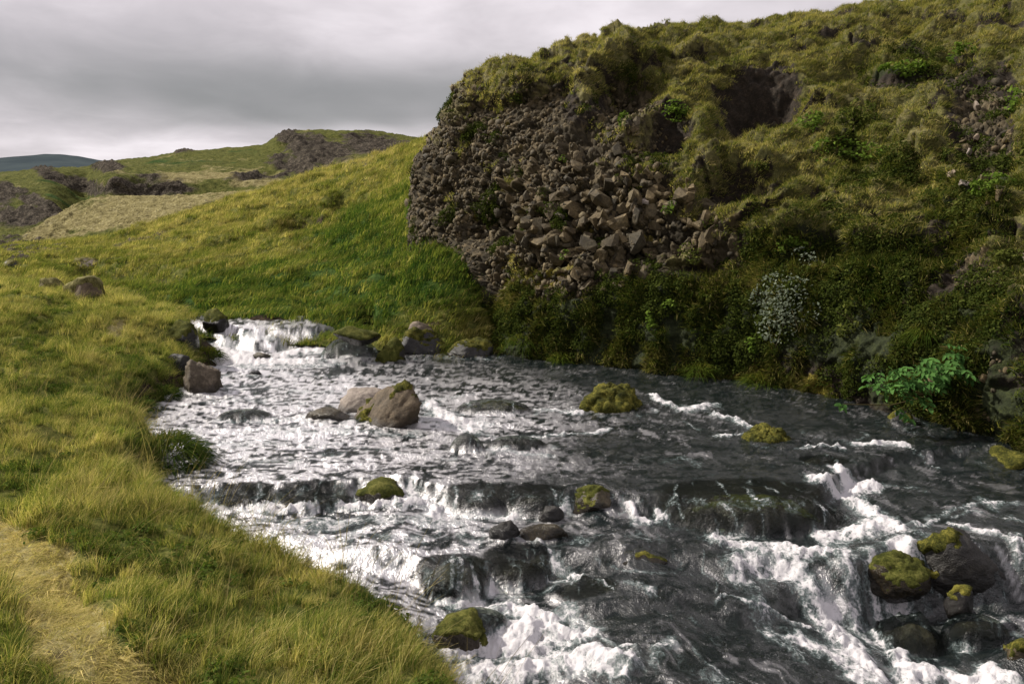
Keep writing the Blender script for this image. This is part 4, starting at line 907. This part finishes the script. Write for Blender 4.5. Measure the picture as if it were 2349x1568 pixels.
def scatter(name, col, pts, rot, scl, idx, tint=None, val=None, label=None, cat=None, parent=None):
    pts = np.asarray(pts, np.float32); n = len(pts)
    me = bpy.data.meshes.new(name); me.vertices.add(n); me.vertices.foreach_set('co', pts.ravel())
    def put(nm, ty, d, key):
        a = me.attributes.new(nm, ty, 'POINT'); a.data.foreach_set(key, d)
    scl = np.asarray(scl, np.float32)
    if scl.ndim == 1: scl = np.repeat(scl[:, None], 3, 1)
    put('rot', 'FLOAT_VECTOR', np.asarray(rot, np.float32).ravel(), 'vector'); put('scl', 'FLOAT_VECTOR', np.ascontiguousarray(scl, np.float32).ravel(), 'vector')
    put('idx', 'INT', np.asarray(idx, np.int32), 'value')
    put('tint', 'FLOAT', np.asarray(tint if tint is not None else np.full(n, .5), np.float32), 'value')
    put('val', 'FLOAT', np.asarray(val if val is not None else np.ones(n), np.float32), 'value')
    o = link(bpy.data.objects.new(name, me), parent)
    md = o.modifiers.new('scatter', 'NODES'); md.node_group = scatter_tree(col)
    if parent is None: tag(o, label, cat)
    o['kind'] = 'stuff'
    return o
def in_view(p, mx=220, my=160):
    x, y, d = proj(p); return (x > -mx) & (x < 2349 + mx) & (y > -my) & (y < 1568 + my) & (d > 0.4)
def sample_grid(V, wgt, n, rs):
    """n random points on a grid surface, weighted; returns points and flat cell (row, col, fr, fc)"""
    nr, nc = V.shape[:2]
    a = np.linalg.norm(np.cross(V[1:, :-1] - V[:-1, :-1], V[:-1, 1:] - V[:-1, :-1]), axis=-1)
    wv = 0.25 * (wgt[:-1, :-1] + wgt[1:, :-1] + wgt[:-1, 1:] + wgt[1:, 1:])
    p = (a * np.maximum(wv, 0)).ravel(); p /= p.sum()
    c = rs.choice(len(p), n, p=p); r, k = c // (nc - 1), c % (nc - 1); f, g = rs.uniform(size=n), rs.uniform(size=n)
    def lerp(A):
        sh = (-1,) + (1,) * (A.ndim - 2); F_, G_ = f.reshape(sh), g.reshape(sh)
        return (A[r, k] * (1 - F_) + A[r + 1, k] * F_) * (1 - G_) + (A[r, k + 1] * (1 - F_) + A[r + 1, k + 1] * F_) * G_
    return lerp(V), lerp
rs = np.random.RandomState(5)

# --- near bank grass
M['leafw'] = mat_leaf('weed_leaf', (0.035, 0.060, 0.012), (0.105, 0.145, 0.030), gloss=0.0)
near_lib = library('bank_tuft', [
    blade_mesh('bank_tuft', 40, .17, .0062, .075, .25, .5, M['grass'], 1), blade_mesh('bank_tuft', 40, .21, .0060, .075, .45, .6, M['grass'], 2, seeds=9), blade_mesh('bank_tuft', 36, .13, .0064, .08, .15, .5, M['grass'], 3),
    blade_mesh('bank_tuft', 44, .25, .0058, .07, .5, .7, M['grass'], 4, seeds=6), blade_mesh('bank_tuft', 46, .09, .005, .09, .5, .7, M['grass'], 5), blade_mesh('bank_tuft', 26, .07, .0045, .09, 1.3, 1.2, M['grass'], 6)])
n = 95000
Xc = rs.uniform(-15, 1.3, n); Yc = 1.4 + 16.2 * rs.uniform(size=n) ** 1.75
zc = bank_z(Xc, Yc); pc = np.stack([Xc, Yc, zc], -1); dc, _ = edge_dist(Xc, Yc)
ok = in_view(pc) & (dc > -0.01); pc, dc = pc[ok], dc[ok]
pw = path_w(pc[:, 0], pc[:, 1])
onp = pw > 0.5
ok = (~onp) | (rs.uniform(size=len(pc)) < 0.9); pc, dc, pw, onp = pc[ok], dc[ok], pw[ok], onp[ok]
n = len(pc)
big = fbm(pc * np.array([.55, .55, 0]), 3, 3); med = fbm(pc * np.array([1.9, 1.9, 0]), 3, 5)
tint = 0.53 + 0.20 * big + 0.30 * med + rs.normal(size=n) * 0.13
green = 1 - sst(dc, 0.12, 0.55)
tint = tint - 0.20 * green * sst(pc[:, 1], 4.5, 7)
tint = tint - 0.30 * sst(-fbm(pc * np.array([1.5, 1.5, 0]), 3, 19), .1, .5) + 0.18 * fbm(pc * np.array([4.5, 4.5, 0]), 2, 23)
tint = np.where(onp, 0.74 + 0.26 * rs.uniform(size=n), tint)
val = 1.42 + 0.40 * fbm(pc * np.array([1.2, 1.2, 0]), 3, 15) + rs.normal(size=n) * 0.16
idx = rs.choice(6, n, p=[.3, .22, .2, .1, .12, .06]); idx = np.where(onp, 5, idx)
idx = np.where((dc < .3) & (rs.uniform(size=n) < .4), 3, idx)
yaw = rs.normal(size=n) * 1.1 + 0.35
rot = np.stack([rs.normal(size=n) * .12, rs.normal(size=n) * .12 + 0.25 * green, yaw], -1)
hol = fbm(pc * np.array([1.5, 1.5, 0]), 3, 19)
scl = rs.uniform(.4, .95, n) * (0.74 + 0.36 * med + 0.34 * hol) * (1 + 0.02 * np.maximum(pc[:, 1] - 4, 0)) * np.where(onp, .6 + .3 * rs.uniform(size=n), 1)
print('bank tufts', n)
weed_lib = library('weed', [leafy_mesh('weed', 22, .028, .07, .04, M['leafw'], 131 + i, .6) for i in range(3)])
kk = rs.choice(n, 1300, p=(lambda z_: z_ / z_.sum())(np.where(onp, 0, sst(-hol, -.05, .4)) + 1e-6))
scatter('bank_weeds', weed_lib, pc[kk] + np.array([0, 0, .015]), np.stack([rs.normal(size=1300) * .2, rs.normal(size=1300) * .2, rs.uniform(0, 6.2, 1300)], -1), rs.uniform(.5, 1.2, 1300), rs.choice(3, 1300), None, None, 'small green leafy weeds low in the grass of the near bank', 'weeds')
scatter('bank_grass', near_lib, pc, rot, scl, idx, tint, val, 'long yellow green grass covering the near stream bank', 'grass')

straw_lib = library('straw', [blade_mesh('straw', 24, .05, .0042, .07, 1.4 if i % 2 else -1.4, 1.6, M['grass'], 51 + i, seg=2) for i in range(4)])
n = 60000
Xc = rs.uniform(-4.5, .4, n); Yc = rs.uniform(1.4, 7.5, n); ok = (path_w(Xc, Yc) > .25) & (rs.uniform(size=n) < .8)
pc = np.stack([Xc, Yc, bank_z(Xc, Yc)], -1)[ok]; pc = pc[in_view(pc)]; n = len(pc); print('straw', n)
scatter('trodden_straw', straw_lib, pc, np.stack([rs.normal(size=n) * .2, rs.normal(size=n) * .2, rs.uniform(0, 6.28, n)], -1), rs.uniform(.4, 1.1, n), rs.choice(4, n), np.clip(.96 + .12 * fbm(pc * 3, 3, 57) + rs.normal(size=n) * .06, .65, 1), np.clip(1.4 + .35 * fbm(pc * np.array([5, 5, 0]), 3, 59) + rs.normal(size=n) * .2, .4, 2.0), 'short trodden straw lying on the footpath', 'grass')

# --- slope grass
sl_lib = library('slope_tuft', [blade_mesh('slope_tuft', 34, .20, .014, .16, .45, .7, M['grass'], 11, seg=2), blade_mesh('slope_tuft', 34, .14, .014, .18, .5, .8, M['grass'], 12, seg=2), blade_mesh('slope_tuft', 30, .26, .013, .15, .6, .8, M['grass'], 13, seg=2)])
vis = in_view(SL).astype(float)
wgt = vis * (1 - sst(s_att['dirt'], 0.3, 0.65)) * (1 - 0.8 * np.clip(s_att['rock'], 0, 1)) * (1.0 / np.maximum(SL[..., 1] / 15, 1) ** 1.1) * (1 + 1.2 * sst(proj(SL)[0], 820, 1000))
pts, lerp = sample_grid(SL, wgt, 40000, rs)
n = len(pts); lu = lerp(s_lush); dr = lerp(s_dry)
m1 = fbm(pts * np.array([.8, 1.2, 1.5]), 3, 25)
tint = 0.58 - 0.21 * lu + 0.36 * (dr - .25) + 0.38 * m1 + 0.22 * fbm(pts * np.array([2.2, 3.2, 3.2]), 2, 37) + rs.normal(size=n) * .07
val = 1.12 + 0.50 * fbm(pts * np.array([.8, 1.3, 1.6]), 3, 27) + rs.normal(size=n) * .12 + 0.35 * lu
scl = rs.uniform(.7, 1.25, n) * (0.55 + pts[:, 1] / 32) * (1 - .2 * (1 - lu))
rot = np.stack([rs.normal(size=n) * .15, rs.normal(size=n) * .15 + .1, rs.uniform(-1.2, 1.2, n)], -1)
scatter('slope_grass', sl_lib, pts, rot, scl, rs.choice(3, n), tint, val, 'green and straw coloured grass over the slope across the stream', 'grass')

# --- cliff turf: short grass on top, drooping fringes below
cl_lib = library('turf_tuft', [blade_mesh('turf_tuft', 30, .13, .010, .11, .3, .9, M['grass'], 21, seg=2), blade_mesh('turf_tuft', 30, .17, .009, .10, .5, 1.2, M['grass'], 22, seg=2), blade_mesh('turf_tuft', 26, .10, .011, .12, .3, .8, M['grass'], 23, seg=2)])
cvis = in_view(CL, 650).astype(float); CPZ = CL[..., 2]
wgt = cvis * np.clip(c_olive * 1.1 + 0.12 * c_lush + 0.1 * c_moss + 0.3 * c_rock * (CL[..., 2] > 1) - 0.7 * c_scree, 0, 1) * sst(c_olive + .35 * fbm(CL * 2.2, 3, 93) + .5 * c_lush + .9 * c_rock * sst(fbm(CL * 1.5, 3, 133), .3, .5), 0.3, 0.6) * (1 - 0.35 * cushion) * (1 - 0.85 * under)
pts, lerp = sample_grid(CL, wgt, 35000, rs)
n = len(pts); nn_ = lerp(CLN); nn_ /= np.linalg.norm(nn_, axis=1)[:, None]
m1 = fbm(pts * np.array([.9, .9, 1.6]), 3, 95); m2 = fbm(pts * 3.0, 2, 97)
tint = 0.59 + 0.18 * m1 + 0.16 * m2 + rs.normal(size=n) * .07 - 0.22 * lerp(c_lush) + 0.10 * lerp(cushion)
val = 1.02 + 0.28 * m1 + rs.normal(size=n) * .1
up = nn_ * 0.8 + np.array([-0.0, 0, 0.75]); dn = np.tile(np.array([0, 0, 1.0]), (n, 1)) + rs.normal(size=(n, 3)) * .25
rot = eul_from_axes(up, dn)
scatter('cliff_turf', cl_lib, pts, rot, rs.uniform(.6, 1.25, n) * (0.75 + 0.2 * (1 - lerp(c_olive))), rs.choice(3, n), tint, val, 'short olive turf over the top of the cliff', 'grass')

# --- loose clasts in the rotten left part of the cliff
M['leafa'] = mat_leaf('cover_leaf', (0.016, 0.026, 0.006), (0.070, 0.085, 0.018), gloss=0.0)
def stone_mesh(name, seed, sub, mat, planes=9, lo=.5, dims=(1, 1, 1), k=60):
    V, T = rock_verts(seed, sub, planes, lo, 0.03, k, 2.0); V = V * np.array(dims)
    return raw_mesh(name, V, T, M[mat], smooth=False)
clast_lib = library('clast', [stone_mesh('clast', 300 + i, 1 if i < 4 else 2, 'clast', dims=(1, .7 + .06 * i, .6)) for i in range(6)])
left = blobs(px, py, [(1110, 420, 190, 190, 20), (1060, 300, 90, 120), (1250, 620, 190, 60), (1200, 300, 110, 90), (1400, 400, 160, 150)], 0.4, wob)
wgt = cvis * np.clip(left * 1.0 + 0.35 * c_scree + .25 * c_rock, 0, 1) * (1 - np.clip(c_olive, 0, 1)) * (CL[..., 2] > .5) * sst(fbm(CL * 1.6, 3, 111), -.35, .1)
pts, lerp = sample_grid(CL, wgt, 9000, rs); n = len(pts)
sz = np.exp(rs.normal(size=n) * .5) * 0.030
scatter('clasts', clast_lib, pts, rs.uniform(-3, 3, (n, 3)), sz, rs.choice(6, n), parent=cliff)

# --- creeping leaves on the dark lower cliff
cover_lib = library('cover', [leafy_mesh('cover', 26, .045, .13, .09, M['leafa'], 31 + i, .6) for i in range(4)])
wgt = cvis * np.clip(c_lush * 1.2 + 0.12 * c_scree, 0, 1) * (CL[..., 2] > 0.5) * sst(fbm(CL * np.array([1.5, 1.5, 1.2]), 3, 121), -.15, .35)
pts, lerp = sample_grid(CL, wgt + 0.5 * cvis * c_rock * (CL[..., 2] > .5) * sst(fbm(CL * 1.4, 3, 131), .28, .5), 7400, rs); n = len(pts); nn_ = lerp(CLN)
rot = eul_from_axes(nn_ + np.array([0, 0, .35]), np.tile(np.array([0, 0, 1.0]), (n, 1)) + rs.normal(size=(n, 3)) * .5)
scatter('creeping_leaves', cover_lib, pts + nn_ * .02, rot, rs.uniform(.3, 1.0, n), rs.choice(4, n), parent=cliff)
# --- strands of grass hanging down the dark lower cliff
wgt = cvis * np.clip(0.25 + c_lush + c_moss - .9 * c_rock - c_olive * .5, 0, 1) * (CL[..., 2] > 0.45) * (tcx[None, :] > 1.5) * (CPZ < 3.6) * sst(fbm(CL * np.array([2.5, 2.5, .8]), 3, 125), -.2, .25)
pts, lerp = sample_grid(CL, wgt, 6200, rs); n = len(pts); nn_ = lerp(CLN)
rot = eul_from_axes(nn_ + np.array([0, 0, -.25]), np.tile(np.array([0, 0, 1.0]), (n, 1)) + rs.normal(size=(n, 3)) * .3)
hang_lib = library('strand', [blade_mesh('strand', 22, .17, .010, .08, .1, .9, M['grass'], 61 + i, seg=2) for i in range(3)])
scatter('hanging_grass', hang_lib, pts, rot, rs.uniform(.5, 1.3, n), rs.choice(3, n), np.clip(.42 + .25 * fbm(pts * 1.3, 3, 127) + .25 * lerp(c_moss) + rs.normal(size=n) * .1, 0, 1), rs.uniform(.3, .85, n), parent=cliff)

# ------------------------------------------------------------------ single stones set in the cliff
CPX, CPY, CDEP = proj(CL); CF = CL.reshape(-1, 3); CNF = CLN.reshape(-1, 3)
_vis = (tcx[None, :] > 0.9) & (tr[:, None] < 7.2)
_fx, _fy = np.where(_vis, CPX, 1e6).ravel(), CPY.ravel()
def on_cliff(x, y):
    """point of the cliff seen at that pixel (the nearest one) and its normal"""
    d = (_fx - x) ** 2 + (_fy - y) ** 2; c = np.where(d < max(d.min() * 1.5, 60))[0]
    i = c[np.argmin(CF[c, 1])]
    return CF[i], CNF[i], CDEP.ravel()[i]
def hull_mesh(name, seed, mat, dims):
    r = np.random.RandomState(seed); bm = bmesh.new()
    pts = r.normal(size=(15, 3)); pts /= np.linalg.norm(pts, axis=1)[:, None] ** 0.75
    pts = np.clip(pts, -.85, .85) * np.array(dims)
    for p in pts: bm.verts.new(p)
    g = bmesh.ops.convex_hull(bm, input=bm.verts)
    bmesh.ops.delete(bm, geom=[v for v in bm.verts if not v.link_faces], context='VERTS')
    bmesh.ops.recalc_face_normals(bm, faces=bm.faces)
    me = bpy.data.meshes.new(name); bm.to_mesh(me); bm.free(); me.materials.append(M[mat]); return me
STONES = [hull_mesh('stone', 500 + i, 'clast', (1, .55 + .05 * (i % 7), .42 + .05 * (i % 5))) for i in range(16)]
PALE = [hull_mesh('stone', 540 + i, 'pale', (1, .7, .5)) for i in range(3)]
rq = np.random.RandomState(77)
def stone_at(x, y, spx, me, out_=-0.22):
    p, nrm, dep = on_cliff(x, y); r = spx / F * dep / 2
    o = link(bpy.data.objects.new('stone', me), cliff)
    z = Vector(nrm + rq.normal(size=3) * .38).normalized()
    o.rotation_euler = (z.to_track_quat('Z', 'Y') @ __import__('mathutils').Quaternion((0, 0, 1), rq.uniform(0, 6.28))).to_euler()
    o.location = p + nrm * r * out_; o.scale = (r * 1.25,) * 3
zones = [(1300, 520, 140, 80, 80, (18, 56)), (1400, 430, 130, 100, 85, (12, 40)), (1520, 490, 100, 90, 44, (14, 52)), (1230, 430, 90, 70, 28, (14, 30)), (1370, 620, 120, 45, 30, (14, 44)), (1610, 530, 70, 70, 18, (16, 54)), (1430, 290, 45, 45, 16, (14, 34)),
         (2230, 420, 80, 60, 18, (12, 34)), (2250, 640, 60, 35, 12, (12, 28)), (1180, 590, 70, 50, 14, (12, 30))]
for (x, y, rx, ry, k, (s0, s1)) in zones:
    for i in range(k):
        a, q_ = rq.uniform(0, 6.28), math.sqrt(rq.uniform(0, 1))
        stone_at(x + rx * q_ * math.cos(a), y + ry * q_ * math.sin(a), s0 + (s1 - s0) * rq.uniform() ** 1.6, STONES[rq.randint(16)])
for x, y, sp in ((2236, 243, 24), (2231, 314, 22), (2216, 345, 18), (2182, 395, 20), (2205, 420, 26), (2345, 590, 18), (1475, 462, 24), (1458, 476, 18)):
    stone_at(x, y, sp, PALE[rq.randint(3)], .35)

# ------------------------------------------------------------------ plants on the cliff
M['leafb'] = mat_leaf('bright_leaf', (0.050, 0.090, 0.012), (0.135, 0.195, 0.032), gloss=0.0)
M['leafd'] = mat_leaf('olive_leaf', (0.035, 0.050, 0.010), (0.11, 0.12, 0.028), gloss=0.0)
M['willow'] = mat_leaf('grey_leaf', (0.070, 0.088, 0.058), (0.175, 0.20, 0.145), 0.2, 0.0)
M['angel'] = mat_leaf('angelica_leaf', (0.038, 0.092, 0.024), (0.088, 0.180, 0.048), 0.3, 0.0)
M['stem'] = mat_leaf('plant_stem', (0.05, 0.045, 0.02), (0.10, 0.08, 0.035), 0.1, 0.02)
def leaf_cloud(n, R, size, seed, ratio=.55, layers=True):
    r = np.random.RandomState(seed); Vs, Fs, A = [], [], []
    cents = r.normal(size=(max(5, n // 22), 3)) * .45
    for b in range(n):
        c = cents[r.randint(len(cents))] + r.normal(size=3) * .22; c = c / max(1.0, np.linalg.norm(c)) * R
        nrm = np.array([-.35, -.5, .7]) + r.normal(size=3) * .5; nrm /= np.linalg.norm(nrm)
        t = np.cross(nrm, r.normal(size=3)); t /= np.linalg.norm(t); s_ = np.cross(nrm, t); L = size * r.uniform(.6, 1.3); o = len(Vs)
        Vs += [c - t * L * .5, c - t * L * .1 - s_ * L * ratio * .5 + nrm * L * .08, c + t * L * .5 - nrm * L * .15, c - t * L * .1 + s_ * L * ratio * .5 + nrm * L * .08, c - nrm * .0]
        Fs += [(o, o + 1, o + 4), (o + 1, o + 2, o + 4), (o + 2, o + 3, o + 4), (o + 3, o, o + 4)]; A += [r.uniform(0, 1)] * 5
    return Vs, Fs, A
def tube(pts, r0, r1, sides=5):
    pts = np.asarray(pts, float); Vs, Fs = [], []
    for i, p in enumerate(pts):
        d = pts[min(i + 1, len(pts) - 1)] - pts[max(i - 1, 0)]; d /= np.linalg.norm(d) + 1e-9
        a = np.cross(d, [0.3, 0.9, 0.2]); a /= np.linalg.norm(a); b = np.cross(d, a); r = r0 + (r1 - r0) * i / (len(pts) - 1)
        for k in range(sides): Vs.append(p + r * (math.cos(2 * math.pi * k / sides) * a + math.sin(2 * math.pi * k / sides) * b))
    for i in range(len(pts) - 1):
        for k in range(sides): Fs.append((i * sides + k, i * sides + (k + 1) % sides, (i + 1) * sides + (k + 1) % sides, (i + 1) * sides + k))
    return Vs, Fs
def join(parts):
    V_, F_ = [], []
    for v, f in parts:
        o = len(V_); V_ += list(v); F_ += [tuple(i + o for i in q_) for q_ in f]
    return V_, F_
def root_empty(name, loc, label, cat, group=None):
    o = link(bpy.data.objects.new(name, None)); o.location = loc; o.empty_display_size = .1
    return tag(o, label, cat, group)
def plant(name, label, x, y, rx, ry, mat, size, n, seed, cat='plant'):
    p, nrm, dep = on_cliff(x, y); k = dep / F
    R = np.array([rx * k, min(rx, ry) * k * .7, ry * k])
    e = root_empty(name, p, label, cat)
    V_, F_, A = leaf_cloud(n, R, size, seed); V_ = np.array(V_) + nrm * min(rx, ry) * k * .45
    link(bpy.data.objects.new('foliage', raw_mesh('foliage', V_, F_, M[mat], dict(bl=A), smooth=False)), e)
    r = np.random.RandomState(seed + 1); st = []
    for i in range(5):
        tip = nrm * min(rx, ry) * k * .45 + r.normal(size=3) * R * .5
        st.append(tube([-nrm * .03, tip * .5 + np.array([0, 0, .02]), tip], .005, .002, 4))
    V_, F_ = join(st); link(bpy.data.objects.new('stem', raw_mesh('stem', V_, F_, M['stem'], dict(bl=[.5] * len(V_)))), e)
    return e
plant('willow_shrub', 'silver grey leaved willow shrub hanging on the dark cliff', 1805, 700, 80, 84, 'willow', .046, 800, 1, 'shrub')
plant('willow_shrub', 'thin silver leaved sprig above the willow shrub', 1840, 605, 45, 35, 'willow', .05, 110, 2, 'shrub')
for i, (lb, x, y, rx, ry, mt, sz, n_) in enumerate([
    ('low bright green leafy patch on the upper earth ledge', 2085, 163, 78, 20, 'leafb', .08, 420),
    ('small green leafy patch right of the upper ledge', 2205, 128, 34, 24, 'leafb', .07, 160),
    ('round leafy bush under the dark turf hollow', 1852, 285, 34, 32, 'leafb', .07, 220),
    ('upright leafy bush right of the dark turf hollow', 1960, 270, 34, 48, 'leafd', .07, 240),
    ('wide green leafy bush in the middle of the cliff', 1930, 352, 66, 36, 'leafb', .065, 380),
    ('dark green leafy bush right of the bare scree', 2275, 432, 56, 28, 'leafb', .06, 300),
    ('pale green leafy patch below the bare scree', 2215, 492, 76, 32, 'leafd', .06, 360),
    ('leafy patch at the right edge above the scree', 2320, 250, 36, 40, 'leafb', .07, 180),
    ('bright leafy patch on the turf right of the curled moss', 1560, 252, 52, 24, 'leafb', .07, 260),
    ('small leafy sprig at the foot of the curled moss', 1432, 280, 16, 24, 'leafb', .06, 70),
    ('round pale green bush low on the cliff', 1545, 702, 26, 24, 'leafb', .05, 200),
    ('drooping leafy plant left of the round pale bush', 1495, 735, 20, 34, 'leafb', .05, 140),
    ('pale leafy tuft right of the round pale bush', 1625, 690, 24, 18, 'leafd', .05, 110),
    ('leafy clump on the mossy ledge in the rock face', 1585, 590, 38, 28, 'leafd', .05, 170),
    ('green leafy plant below the silver willow', 1728, 775, 26, 32, 'leafb', .06, 150),
    ('leafy plant above the silver willow', 1825, 560, 44, 24, 'leafb', .06, 190),
    ('yellowish leafy plant left of the big leafy plant', 1950, 740, 34, 40, 'leafd', .06, 150),
    ('leafy clump near the right edge in mid height', 2320, 600, 40, 26, 'leafd', .06, 160),
    ('small green plant in the lower rock face at left', 1300, 590, 18, 12, 'leafb', .05, 50),
    ('little green plant high in the rotten rock', 1290, 370, 13, 12, 'leafb', .05, 40),
    ('leafy sprig between blocks of the rock face', 1532, 468, 20, 22, 'leafb', .05, 90),
    ('yellow green plant under the rock face at left', 1185, 655, 22, 18, 'leafd', .05, 70),
    ('green plant at the right edge beside the scree', 2330, 345, 26, 26, 'leafd', .06, 110),
    ('leafy plant right of the mossy cushions', 1750, 380, 30, 18, 'leafd', .05, 110),
    ('leafy plant on the ledge under the wide bush', 2010, 345, 50, 26, 'leafb', .06, 190)]):
    plant('leafy_plant', lb, x, y, rx, ry, mt, sz, n_, 20 + i)

# big pinnate plant low on the right
p, nrm, dep = on_cliff(2130, 910); k_ = dep / F
ang = root_empty('angelica_plant', p, 'big bright green plant with divided leaves low at right', 'plant')
def leaflet(L, wd):
    Vs = [(0, 0, 0), (L * .3, wd * .5, .012), (L * .7, wd * .4, .0), (L, 0, -.02), (L * .7, -wd * .4, .0), (L * .3, -wd * .5, .012), (L * .5, 0, -.008)]
    return Vs, [(0, 1, 6), (1, 2, 6), (2, 3, 6), (3, 4, 6), (4, 5, 6), (5, 0, 6)]
def comp_leaf(seed):
    r = np.random.RandomState(seed); parts = [tube([(0, 0, 0), (.08, 0, .01), (.20, 0, 0)], .003, .0015, 4)]; A = [.4] * len(parts[0][0])
    for (x, s_, L) in ((.05, 1, .075), (.05, -1, .075), (.11, 1, .085), (.11, -1, .085), (.16, 1, .07), (.16, -1, .07), (.19, 0, .09)):
        v, f = leaflet(L * r.uniform(.85, 1.15), L * .52); a = s_ * math.radians(52) + r.normal() * .12; v = np.array(v)
        v = np.stack([v[:, 0] * math.cos(a) - v[:, 1] * math.sin(a) + x, v[:, 0] * math.sin(a) + v[:, 1] * math.cos(a), v[:, 2] + r.normal() * .01], -1)
        parts.append((v, f)); A += [r.uniform(0, 1)] * len(v)
    V_, F_ = [], []
    for v, f in parts:
        o = len(V_); V_ += list(v)
        for q_ in f:
            F_ += [tuple(i + o for i in q_)] if len(q_) == 3 else [(q_[0] + o, q_[1] + o, q_[2] + o), (q_[0] + o, q_[2] + o, q_[3] + o)]
    return raw_mesh('leaf', V_, F_, M['angel'], dict(bl=A), smooth=False)
LV = [comp_leaf(i) for i in range(5)]
r = np.random.RandomState(9); stems = []
for i in range(62):
    # crown: a slanting fan from lower left to upper right
    u = r.uniform(0, 1); cx_, cy_ = 2035 + 130 * u + r.normal() * 26, 880 - 60 * u * r.uniform(.2, 1.3) + r.normal() * 20 + (12 if u < .4 else 0)
    c = P(np.float64(cx_), np.float64(cy_), dep * 0 + p[1] - .30 - .30 * (1 - u) + r.normal() * .06) - p
    o = link(bpy.data.objects.new('leaf', LV[r.randint(5)]), ang); o.location = c
    aa = math.atan2(-.8 + r.normal() * .5, -.5 + 1.2 * u + r.normal() * .6)
    o.rotation_euler = (r.normal() * .3 + .35, r.normal() * .25 + .25, aa); s_ = r.uniform(.75, 1.2); o.scale = (s_,) * 3
    if i % 4 == 0: stems.append(tube([np.array([0, 0, 0]), c * .5 + np.array([0, -.05, -.05]), c], .010, .004, 5))
V_, F_ = join(stems); link(bpy.data.objects.new('stem', raw_mesh('stem', V_, F_, M['stem'], dict(bl=[.6] * len(V_)))), ang)

# ------------------------------------------------------------------ tussocks and grass clumps (single things)
def mat_solid_grass(name, stops):
    m, t = new_mat(name); c = t.ramp(t.attr('bl'), stops)
    d = t.n('ShaderNodeBsdfDiffuse', Color=c).outputs[0]; tr_ = t.n('ShaderNodeBsdfTranslucent', Color=c).outputs[0]
    out(t, t.n('ShaderNodeMixShader', Fac=.35, i1=d, i2=tr_).outputs[0]); return m
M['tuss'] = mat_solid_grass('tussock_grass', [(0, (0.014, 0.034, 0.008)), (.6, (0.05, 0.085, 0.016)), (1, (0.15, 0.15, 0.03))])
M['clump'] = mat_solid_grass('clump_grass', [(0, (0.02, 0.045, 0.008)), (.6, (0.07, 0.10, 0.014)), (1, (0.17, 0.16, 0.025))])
def tussock(name, label, loc, R, h, n, seed, mat, face=(0.6, -0.6), wd=.009):
    r = np.random.RandomState(seed); Vs, Fs, A = [], [], []
    f = np.array([face[0], face[1], 0.0]); f /= np.linalg.norm(f) + 1e-9
    for b in range(n):
        d = r.normal(size=3); d[2] = abs(d[2]); d /= np.linalg.norm(d)
        base = d * R * np.array([.55, .55, .45]); L = h * r.uniform(.6, 1.3)
        outv = d * .6 + f * .35 + np.array([0, 0, .35]) + r.normal(size=3) * .2; outv /= np.linalg.norm(outv)
        side = np.cross(outv, r.normal(size=3)); side /= np.linalg.norm(side); side *= wd * r.uniform(.6, 1.2) * .5; o = len(Vs)
        for k in range(4):
            t_ = k / 3; c = base + outv * L * t_ + np.array([0, 0, -1]) * L * .85 * t_ * t_; w_ = 1 - t_ ** 1.7
            Vs += [c - side * w_, c + side * w_]
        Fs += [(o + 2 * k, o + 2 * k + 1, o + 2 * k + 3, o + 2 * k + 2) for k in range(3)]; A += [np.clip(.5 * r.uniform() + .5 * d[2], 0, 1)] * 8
    o = link(bpy.data.objects.new(name, raw_mesh(name, Vs, Fs, M[mat], dict(bl=A)))); o.location = loc
    return tag(o, label, 'grass')
def bank_pt(x, y):
    p = W(np.float64(x), np.float64(y), .7)
    for _ in range(8):
        z = float(bank_z(np.array([p[0]]), np.array([p[1]]))[0]); p = W(np.float64(x), np.float64(y), 0.5 * z + 0.5 * p[2])
    return p
tussock('grass_tussock', 'big dark green grass tussock hanging over the near water', bank_pt(350, 1040) + np.array([.12, 0, -.12]), .55, .36, 1500, 1, 'tuss')
tussock('grass_tussock', 'round green grass tussock below the pitted boulder', bank_pt(375, 912), .26, .26, 420, 2, 'tuss')
tussock('grass_tussock', 'small green grass tussock left of the round one', bank_pt(318, 942), .24, .24, 380, 3, 'tuss')
tussock('grass_tussock', 'grassy knob at the bank beside the cascade', bank_pt(478, 822) , .30, .26, 420, 4, 'clump')
for i, (lb, x, y, R_, h_) in enumerate((('long bright grass clump at the foot of the cliff', 1742, 890, .28, .42), ('mossy grass clump at the waterline below the rock face', 1610, 855, .25, .3), ('hanging yellow grass at the prow of the cliff foot', 1190, 790, .26, .32),
        ('dry brown grass tuft on the dark cliff right of the willow', 2115, 765, .12, .26), ('grass clump at the cliff foot left of the yellow boulder', 1285, 825, .22, .28), ('tuft of grass near the foot of the big leafy plant', 1900, 920, .16, .22))):
    p_, n_, _ = on_cliff(x, y); tussock('grass_clump', lb, p_ + n_ * .03, R_, h_, 260, 20 + i, 'clump', n_[:2])
# seed stalks along the lip of the near bank
stalk_lib = library('stalk', [blade_mesh('stalk', 5, .42, .0045, .05, .25, .15, M['grass'], 41 + i, seg=4, seeds=1) for i in range(3)])
n = 2600
Xc = rs.uniform(-6, .8, n); Yc = rs.uniform(2.2, 9, n); dc, _ = edge_dist(Xc, Yc)
ok = (dc > .02) & (dc < 1.6) & (rs.uniform(size=n) < np.where(dc < .35, .9, .18)) & (path_w(Xc, Yc) < .3)
pc = np.stack([Xc, Yc, bank_z(Xc, Yc)], -1)[ok]; n = len(pc)
scatter('seed_stalks', stalk_lib, pc, np.stack([rs.normal(size=n) * .15, rs.normal(size=n) * .15 + .1, rs.uniform(-2, 2, n)], -1), rs.uniform(.55, 1.25, n), rs.choice(3, n), rs.uniform(.5, .95, n), rs.uniform(.25, .9, n), 'thin brown seed stalks standing along the lip of the near bank', 'grass')
print('done')
